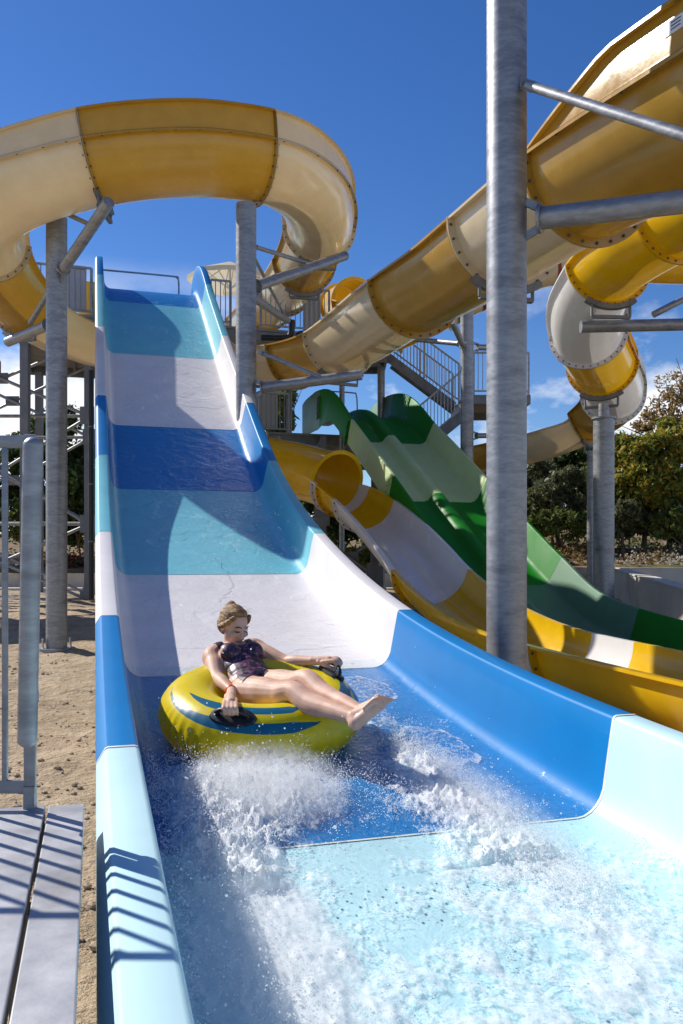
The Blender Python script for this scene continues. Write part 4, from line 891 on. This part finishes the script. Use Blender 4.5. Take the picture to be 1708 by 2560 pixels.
railing('railing of the upper stair landing', LA + Vector((-.9, -.72, 0)), LA + Vector((.62, -.72, 0)))
LB = at(1096, 936, 23.2); slab('lower stair landing beside the grey pole', LB + Vector((.2, -.6, 0)), 1.7, 2.6)
railing('railing of the lower stair landing right of the grey pole', LB + Vector((-.4, -1.85, 0)), LB + Vector((1.0, -1.85, 0)))
A1, B1 = at(1060, 950, 22.2), at(930, 1058, 22.2)
stairs('lower stair flight descending behind the green slide', A1, B1, 1.1, 9, 1)
railing('railing of the lower stair flight', A1 + Vector((0, -.6, 0)), B1 + Vector((0, -.6, 0)))
# black water pipes under the deck
for k, (pts, r, lab) in enumerate([([at(600, 775, 19.4), at(655, 775, 19.4), at(668, 765, 19.4), at(670, 735, 19.4)], .075, 'black water pipe under the high deck, upper run'), ([at(600, 800, 19.3), at(668, 800, 19.3), at(682, 790, 19.3), at(684, 770, 19.3), at(700, 765, 19.3), at(745, 765, 19.3)], .07, 'black water pipe under the high deck, lower run'), ([at(209, 850, 19.4), at(209, 1376, 19.4)], .062, 'vertical black pipe left of the blue slide')]):
    mb = MB(); mb.tube(crom(pts, 4) if len(pts) > 2 else pts, r, 14); o = mb.build('water_pipe', M_BLACK); tag(o, lab, 'pipe')
    for z in (.25, .5, .75):
        c = MB(); q = Vector(pts[0]).lerp(Vector(pts[-1]), z) if len(pts) == 2 else None
        if q: c.tube([q, q + Vector((0, 0, .03))], r * 1.12, 14); c.build('collar', M_GALD, o)
# braced trestles
def trestle(label, x0, x1, d, levels, w=.07):
    pA, pB = at(x0, 0, d), at(x1, 0, d); zs = [EYE + q for q in levels]; root = thing('braced_trestle', Vector(((pA.x + pB.x) / 2, d, zs[-1])), label, 'trestle')
    P = lambda p, z, o=0: Vector((p.x, p.y + o, z))
    for p in (pA, pB): mb = MB(); mb.beam(P(p, zs[-1]), P(p, zs[0]), .16, .16); mb.build('column', M_GALD, root, smooth=False)
    for z0, z1 in zip(zs[:-1], zs[1:]):
        mb = MB(); mb.tube([P(pA, z1), P(pB, z1)], w * .6, 10); mb.build('tie', M_GALV, root)
        mb = MB(); mb.tube([P(pA, z0, -.06), P(pB, z1, -.06)], w * .55, 10); mb.build('brace', M_GALV, root)
        mb = MB(); mb.tube([P(pA, z1, .06), P(pB, z0, .06)], w * .55, 10); mb.build('brace', M_GALV, root)
        for p in (pA, pB): mb = MB(); mb.box(P(p, z1) + Vector((0, -.1, 0)), (.34, .02, .42)); mb.build('gusset_plate', M_GALD, root, smooth=False)
        mb = MB(); mb.box(P((pA + pB) / 2, (z0 + z1) / 2), (.36, .02, .26)); mb.build('gusset_plate', M_GALD, root, smooth=False)
    return root
lv = [5.15, 3.35, .78, -1.02]
trestle('front braced steel trestle under the high deck on the left', -200, 203, 19.9, lv)
trestle('rear braced steel trestle under the high deck on the left', -150, 207, 22.4, [5.15, 3.2, .9, -1.02])
trestle('braced steel trestle under the lower deck behind the yellow flume', 640, 742, 21.6, [3.1, 1.0, -1.02], .06)
trestle('braced steel trestle beneath the exit flume', 745, 860, 17.2, [.35, -.4, -1.3], .06)

# ------------------------------------------------------------------ foreground platform and gate railing
def plate(label, s0, s1, t0, t1, z):
    c = sl((t0 + t1) / 2, (s0 + s1) / 2, z); mb = MB(); mb.box(c - Vector((0, 0, .02)), (s1 - s0, t1 - t0, .04), Vector((RX, RY, 0)), Vector((UX, UY, 0)), Vector((0, 0, 1)), bev=.003)
    return mb.build('plate', M_PLATE, plat, smooth=True, auto=20)
plat = thing('walkway', sl(1, -.7, -.95), 'walkway of bare metal plates beside the slide in the lower left corner', 'walkway')
plate('', -.122, -.028, -1.5, 2.45, -.69); plate('', -.62, -.130, -1.5, 2.44, -.683); plate('', -1.3, -.626, -1.5, 2.44, -.683)
mb = MB(); mb.beam(sl(2.40, -1.3, -.80), sl(2.40, -.05, -.80), .05, .14); mb.build('edge_beam', M_GALD, plat, smooth=False)
mb = MB(); mb.beam(sl(-1.5, -.07, -.80), sl(2.36, -.07, -.80), .04, .13); mb.build('edge_beam', M_GALD, plat, smooth=False)
for t in (-1, 2.2):
    for s in (-.15, -1.2): p = sl(t, s, -.87); mb = MB(); mb.beam(Vector((p.x, p.y, gz_at(p) - .02)), p, .08, .08); mb.build('leg', M_GALD, plat, smooth=False)
DF = 2.27; g0 = at(80, 1825, DF); gt = at(0, 1014, DF).z; gb_ = at(0, 1806, DF).z
gate = thing('gate_railing', Vector((g0.x - .7, DF, EYE - .66)), 'galvanised gate railing with a rounded end tube at the left edge', 'railing')
mb = MB(); mb.box((g0.x - .75, DF, gt), (1.5, .012, .034), bev=.003); mb.build('top_rail', M_GALV, gate)
mb = MB(); mb.box((g0.x - .75, DF, gb_), (1.5, .012, .036), bev=.003); mb.build('bottom_rail', M_GALV, gate)
mb = MB(); mb.box((g0.x - .013, DF - .0, (gt + gb_) / 2 + .0), (.032, .014, gt - gb_ + .04), bev=.003); mb.build('end_bar', M_GALV, gate)
bs = None
for k in range(1, 13):
    x = g0.x + .032 - k * .113
    mb = MB(); mb.box((x, DF, (gt + gb_) / 2), (.014, .014, gt - gb_ - .03), bev=.002); mb.build('baluster', M_GALV, gate)
q0, q1 = at(62, 1716, DF - .06), at(76, 1003, DF - .06); ht = MB(); N_ = 9; ends = []
pts, rs = [], []
for k in range(N_): a = math.pi / 2 * k / (N_ - 1); pts.append(q0 + (q1 - q0).normalized() * (.024 * (1 - math.cos(a)))); rs.append(max(.001, .0255 * math.sin(a)))
for k in range(N_): a = math.pi / 2 * (1 - k / (N_ - 1)); pts.append(q1 - (q1 - q0).normalized() * (.024 * (1 - math.cos(a)))); rs.append(max(.001, .0255 * math.sin(a)))
ht.tube(pts, rs, 28); ht.build('end_tube', M_GALV, gate)
for z in (.15, .9): mb = MB(); p = q0.lerp(q1, z); mb.box(p + Vector((-.004, .035, 0)), (.016, .07, .03)); mb.build('lug', M_GALV, gate, smooth=False)
for x in (g0.x - .013, g0.x - 1.4): mb = MB(); mb.box((x, DF, (gb_ + EYE - .683) / 2 + .0), (.03, .02, gb_ - EYE + .683 + .004)); mb.build('foot', M_GALV, gate, smooth=False)

# ------------------------------------------------------------------ walls behind
def wall(label, pts, zt, zb, th=.3, cap=True):
    c = Vector(pts[0]).lerp(Vector(pts[-1]), .5); root = thing('retaining_wall', Vector((c.x, c.y, EYE + zb)), label, 'wall')
    for (a, za), (b, zb_) in zip(list(zip(pts, zt))[:-1], list(zip(pts, zt))[1:]):
        a, b = Vector(a), Vector(b); X = (b - a).normalized(); Y = Vector((-X.y, X.x, 0)) * th / 2; mb = MB(); Z = lambda p, z: Vector((p.x, p.y, EYE + z))
        for nm, o, hi, lo in (('wall_body', Y, 0, None), ('coping', Y * 1.12, .035, 0)):
            mb = MB(); A, B = (za, zb_) ; lo0, lo1 = (zb, zb) if lo is None else (za + .001, zb_ + .001)
            mb.add([Z(a - o, lo0), Z(b - o, lo1), Z(b + o, lo1), Z(a + o, lo0), Z(a - o, A + hi), Z(b - o, B + hi), Z(b + o, B + hi), Z(a + o, A + hi)], [(3, 2, 1, 0), (4, 5, 6, 7), (0, 1, 5, 4), (1, 2, 6, 5), (2, 3, 7, 6), (3, 0, 4, 7)]); mb.build(nm, M_CONC, root, smooth=False)
wall('low pale retaining wall at the back left below the planted slope', [(-22, 26.7, 0), (-2, 26.7, 0), (8.2, 26.7, 0)], [-.56] * 3, -1.1)
wall('low pale retaining wall at the back right below the trees', [(8.35, 22.2, 0), (8.35, 26.5, 0)], [-.42, -.5], -1.1)
wall('pale wall stepping down to the right behind the green slide', [at(1424, 0, 20.5).to_2d().to_3d(), at(1620, 0, 13.8).to_2d().to_3d()], [-.33, -.62], -1.5)
wall('pale back wall at the right edge', [(7.0, 21.2, 0), (20, 21.2, 0)], [-.31, -.31], -1.1)
kb = MB(); kb.box((-8, 24.6, .5 + .03), (26, .5, .12), bev=.02); tag(kb.build('kerb', M_CONC), kind='structure')

# ------------------------------------------------------------------ vegetation
def leaf_mat(name, cols, trans=.3):
    m = new(name); t, N, L = nodes(m); g = N('ShaderNodeNewGeometry'); r = N('ShaderNodeValToRGB'); r.color_ramp.interpolation = 'LINEAR'
    el = r.color_ramp.elements; el[0].color = c4(cols[0]); el[1].color = c4(cols[-1])
    for k in range(1, len(cols) - 1): e = el.new(k / (len(cols) - 1)); e.color = c4(cols[k])
    L(g.outputs['Random Per Island'], r.inputs[0]); p = N('ShaderNodeBsdfPrincipled', i_Roughness=.55); p.inputs['Specular IOR Level'].default_value = .3; L(r.outputs[0], p.inputs['Base Color'])
    tl = N('ShaderNodeBsdfTranslucent'); hs = N('ShaderNodeHueSaturation', i_Value=1.5); L(r.outputs[0], hs.inputs['Color']); L(hs.outputs[0], tl.inputs[0])
    ms = N('ShaderNodeMixShader'); ms.inputs[0].default_value = trans; L(p.outputs[0], ms.inputs[1]); L(tl.outputs[0], ms.inputs[2]); o = N('ShaderNodeOutputMaterial'); L(ms.outputs[0], o.inputs[0]); return m
M_LF = [leaf_mat('olive_leaves', [(.07, .11, .025), (.13, .17, .035), (.20, .22, .06)]), leaf_mat('autumn_leaves', [(.10, .15, .025), (.20, .23, .035), (.50, .30, .03), (.15, .20, .035), (.19, .21, .035)]),
        leaf_mat('grey_green_leaves', [(.08, .095, .04), (.13, .14, .065), (.17, .165, .085)]), leaf_mat('dark_leaves', [(.025, .048, .013), (.05, .085, .02), (.075, .105, .028)]),
        leaf_mat('red_cover', [(.16, .03, .03), (.22, .06, .05), (.10, .10, .03)]), leaf_mat('pale_flowers', [(.6, .55, .48), (.7, .66, .6), (.16, .17, .06)]), leaf_mat('brown_twigs', [(.20, .13, .06), (.28, .19, .08), (.34, .24, .07)])]
M_BARK = surf('bark', (.16, .11, .07), (.09, .062, .04), 9, (.8, .95), bump=.8, bscale=30, stretch=(1, 1, .3))
def leaves(name, C, R, n, size, mat, parent, seed, clump=26, flat=.5):
    """n leaf faces gathered in clumps through an uneven crown"""
    g = np.random.default_rng(seed); per = max(4, n // (len(C) * clump)); P = []
    for c, r in zip(C, R):
        d = g.normal(size=(clump, 3)); d /= np.linalg.norm(d, axis=1)[:, None]; cc = np.array(c) + d * (np.array(r) * g.uniform(.45, 1.05, (clump, 1)))
        for q in cc: P.append(q + g.normal(size=(per, 3)) * np.array(r) * .15)
    P = np.concatenate(P); m = len(P); nr = g.normal(size=(m, 3)) + np.array([0, 0, flat]); nr /= np.linalg.norm(nr, axis=1)[:, None]
    a = np.cross(nr, g.normal(size=(m, 3))); a /= np.linalg.norm(a, axis=1)[:, None]; b = np.cross(nr, a); s = size * g.uniform(.6, 1.35, (m, 1))
    V = np.stack([P - a * s, P + b * s * .45 + nr * s * .12, P + a * s, P - b * s * .45 + nr * s * .12], 1).reshape(-1, 3)
    o0 = np.array(ORG[parent]) if parent is not None else P.mean(0); me = bpy.data.meshes.new(name); me.vertices.add(len(V)); me.vertices.foreach_set('co', (V - o0).ravel())
    me.loops.add(4 * m); me.loops.foreach_set('vertex_index', np.arange(4 * m)); me.polygons.add(m); me.polygons.foreach_set('loop_start', np.arange(0, 4 * m, 4)); me.polygons.foreach_set('loop_total', np.full(m, 4))
    me.update(calc_edges=True); me.materials.append(mat); o = bpy.data.objects.new(name, me); col.objects.link(o)
    if parent is not None: o.parent = parent
    else: o.location = o0
    return o
def tree(label, base, blobs, n, size, mat, seed, name='tree', cat='tree', trunk=.1, group=None):
    rs = random.Random(seed); base = Vector(base); base.z = gz_at(base) - .05; root = thing(name, base, label, cat, group)
    C = [Vector(b[0]) for b in blobs]; mb = MB(); top = sum(C, Vector()) / len(C); fork = base.lerp(top, .35) + Vector((rs.uniform(-.1, .1), rs.uniform(-.1, .1), 0))
    mb.tube(crom([base, base.lerp(fork, .5) + Vector((rs.uniform(-.08, .08), 0, 0)), fork], 4), [trunk * (1 - .04 * k) for k in range(9)], 9)
    for c in C:
        mid = fork.lerp(c, .5) + Vector((rs.uniform(-.2, .2), rs.uniform(-.2, .2), rs.uniform(0, .2))); mb.tube(crom([fork, mid, c], 4), [trunk * .62 * (1 - k * .1) for k in range(9)], 7)
        for k in range(3): e = c + Vector((rs.gauss(0, .5), rs.gauss(0, .5), rs.gauss(.2, .4))); mb.tube([mid.lerp(c, .6), e], [trunk * .25, trunk * .06], 5)
    mb.build('trunk', M_BARK, root)
    for k in range(len(blobs)): pass
    o = leaves('crown', [tuple(c) for c in C], [b[1] for b in blobs], n, size, mat, root, seed)
    return root
def B(x, y, d, rx, ry, rz=None): p = at(x, y, d); k = d / FP; return (tuple(p), (rx * k, (rx + ry) / 2 * k, ry * k))
# left, behind the trestles
tree('dark green tree behind the braced trestle on the left', at(120, 1250, 29.5), [B(120, 980, 29.5, 60, 45), B(60, 1050, 29, 60, 50), B(165, 1040, 30, 60, 55), B(110, 1110, 29, 80, 55), B(190, 1110, 30, 40, 60), B(20, 1130, 29.5, 50, 40)], 15000, .11, M_LF[3], 11)
tree('olive bush below the dark tree on the left', at(60, 1280, 28.6), [B(30, 1190, 28.5, 60, 45), B(110, 1200, 28.5, 60, 45), B(180, 1195, 28.6, 50, 50), B(-40, 1180, 28.6, 50, 60)], 9000, .10, M_LF[0], 12, name='bush', cat='bush', trunk=.05)
tree('tall reedy shrub between the left pole and the black pipe', at(185, 1280, 28), [B(175, 1130, 28, 25, 60), B(200, 1160, 28, 22, 60), B(160, 1190, 28, 22, 50)], 4000, .14, M_LF[3], 13, name='shrub', cat='shrub', trunk=.04)
# centre, seen through the structures
tree('leafy tree seen between the lower deck and the loop pole', at(650, 1250, 31), [B(655, 930, 31, 30, 45), B(635, 1000, 31, 40, 50), B(670, 1080, 31, 60, 50), B(620, 1120, 31, 60, 50)], 9000, .11, M_LF[0], 14)
tree('bush behind the trestle under the yellow tunnel', at(740, 1290, 28), [B(700, 1180, 28, 60, 50), B(780, 1200, 28, 60, 45), B(850, 1180, 28.5, 60, 55), B(760, 1120, 29, 70, 45)], 10000, .10, M_LF[3], 15, name='bush', cat='bush', trunk=.05)
tree('shrubs below the yellow tunnel beside the low wall', at(800, 1300, 27.5), [B(740, 1270, 27.5, 45, 30), B(820, 1275, 27.5, 45, 28), B(880, 1265, 27.6, 45, 30)], 5000, .08, M_LF[0], 16, name='bush', cat='bush', trunk=.04)
tree('bush far behind the green slide', at(960, 1270, 30), [B(940, 1120, 30, 70, 60), B(1030, 1110, 30, 70, 60), B(1100, 1150, 30, 70, 60)], 7000, .12, M_LF[3], 17, name='bush', cat='bush', trunk=.05)
# right-hand slope
tree('grey-green bush between the tall pole and the capped pole', at(1270, 1240, 25.5), [B(1255, 1140, 25.5, 45, 40), B(1310, 1120, 25.8, 50, 42), B(1235, 1090, 27, 45, 35), B(1340, 1170, 25.4, 35, 40)], 11000, .075, M_LF[2], 18, name='bush', cat='bush', trunk=.05)
tree('dark tree behind the grey-green bush', at(1290, 1230, 28), [B(1240, 1100, 28, 50, 40), B(1300, 1065, 28, 55, 40), B(1345, 1090, 28, 45, 50), B(1200, 1130, 28, 45, 50), B(1160, 1120, 28.5, 60, 50)], 11000, .10, M_LF[3], 19)
tree('low russet bush on the slope left of the capped pole', at(1280, 1240, 24.6), [B(1250, 1205, 24.6, 40, 28), B(1300, 1200, 24.6, 45, 34), B(1345, 1210, 24.7, 35, 32)], 8000, .07, M_LF[0], 20, name='bush', cat='bush', trunk=.04)
tree('green and orange tree right of the capped pole', at(1475, 1250, 24.5), [B(1455, 1030, 24.5, 55, 40), B(1520, 1015, 24.6, 60, 45), B(1480, 1090, 24.2, 75, 45), B(1560, 1080, 24.6, 60, 60), B(1430, 1100, 24.6, 40, 45), B(1510, 1140, 24.2, 75, 40), B(1600, 1010, 25, 50, 50)], 24000, .085, M_LF[1], 21, trunk=.09)
tree('dark tree behind the orange-tipped tree', at(1540, 1250, 26.5), [B(1500, 1150, 26.5, 90, 50), B(1600, 1130, 26.5, 80, 70), B(1440, 1180, 26, 60, 45), B(1560, 1200, 26, 70, 40)], 12000, .10, M_LF[3], 22)
tree('tall thin-leaved brown tree at the right edge', at(1570, 1240, 28), [B(1545, 900, 28, 45, 40), B(1600, 880, 28, 55, 50), B(1520, 950, 28, 50, 35), B(1580, 960, 28, 60, 40), B(1480, 970, 28, 30, 25)], 3800, .07, M_LF[6], 23, trunk=.12)
for k, (lab, x, y, d, rx, ry, m) in enumerate([('olive bush filling the gap right of the tall pole', 1225, 1165, 26.4, 45, 60, 0), ('light olive bush behind the capped pole', 1365, 1130, 26.2, 45, 70, 0), ('light green bush low at the right edge', 1560, 1190, 23.6, 60, 42, 0), ('rounded olive bush beside the forked trunk', 1430, 1190, 24.0, 40, 40, 2), ('high olive bush behind the right-hand trees', 1440, 1060, 28.5, 70, 60, 0), ('yellowing bush on top of the right-hand bank', 1330, 1060, 29.5, 60, 40, 1)]):
    tree(lab, at(x, 1250, d), [B(x, y, d, rx, ry), B(x - rx * .6, y + ry * .4, d, rx * .7, ry * .7), B(x + rx * .6, y + ry * .35, d + .2, rx * .7, ry * .7)], 6500, .085, M_LF[m], 50 + k, name='bush', cat='bush', trunk=.05)
def cover(label, n, x0, x1, d0, d1, size, mat, seed, patch, name='ground_cover'):
    g = np.random.default_rng(seed); P = []
    while len(P) < n:
        d = g.uniform(d0, d1); x = g.uniform(x0, x1); wx = (x - CX) / FP * d
        if mnoise.noise(Vector((wx * .6, d * .6, seed))) < patch: continue
        P.append((wx, d, ground_z(wx, d) + mnoise.noise(Vector((wx * .2, d * .2, 3))) * .25 * (d > 28) + abs(g.normal()) * .13))
    o = leaves(name, P, [(.05, .05, .05)] * len(P), n * 5, size, mat, None, seed, clump=1); tag(o, label, 'ground cover', kind='stuff')
cover('low green plants on the slope behind the wall', 1500, -60, 1650, 27.2, 33, .07, M_LF[0], 31, -.05)
cover('low red ground cover on the slope', 900, -40, 260, 27.2, 31, .06, M_LF[4], 32, .05)
cover('pale flowers scattered on the slope', 500, -40, 1650, 27.2, 32, .035, M_LF[5], 33, .1)
cover('pale flowers and dry plants on the right-hand bank', 700, 1330, 1640, 21.6, 26, .03, M_LF[5], 34, .05)
cover('dry brown plants on the right-hand bank', 1400, 1180, 1660, 21.8, 27, .05, M_LF[6], 35, -.1)
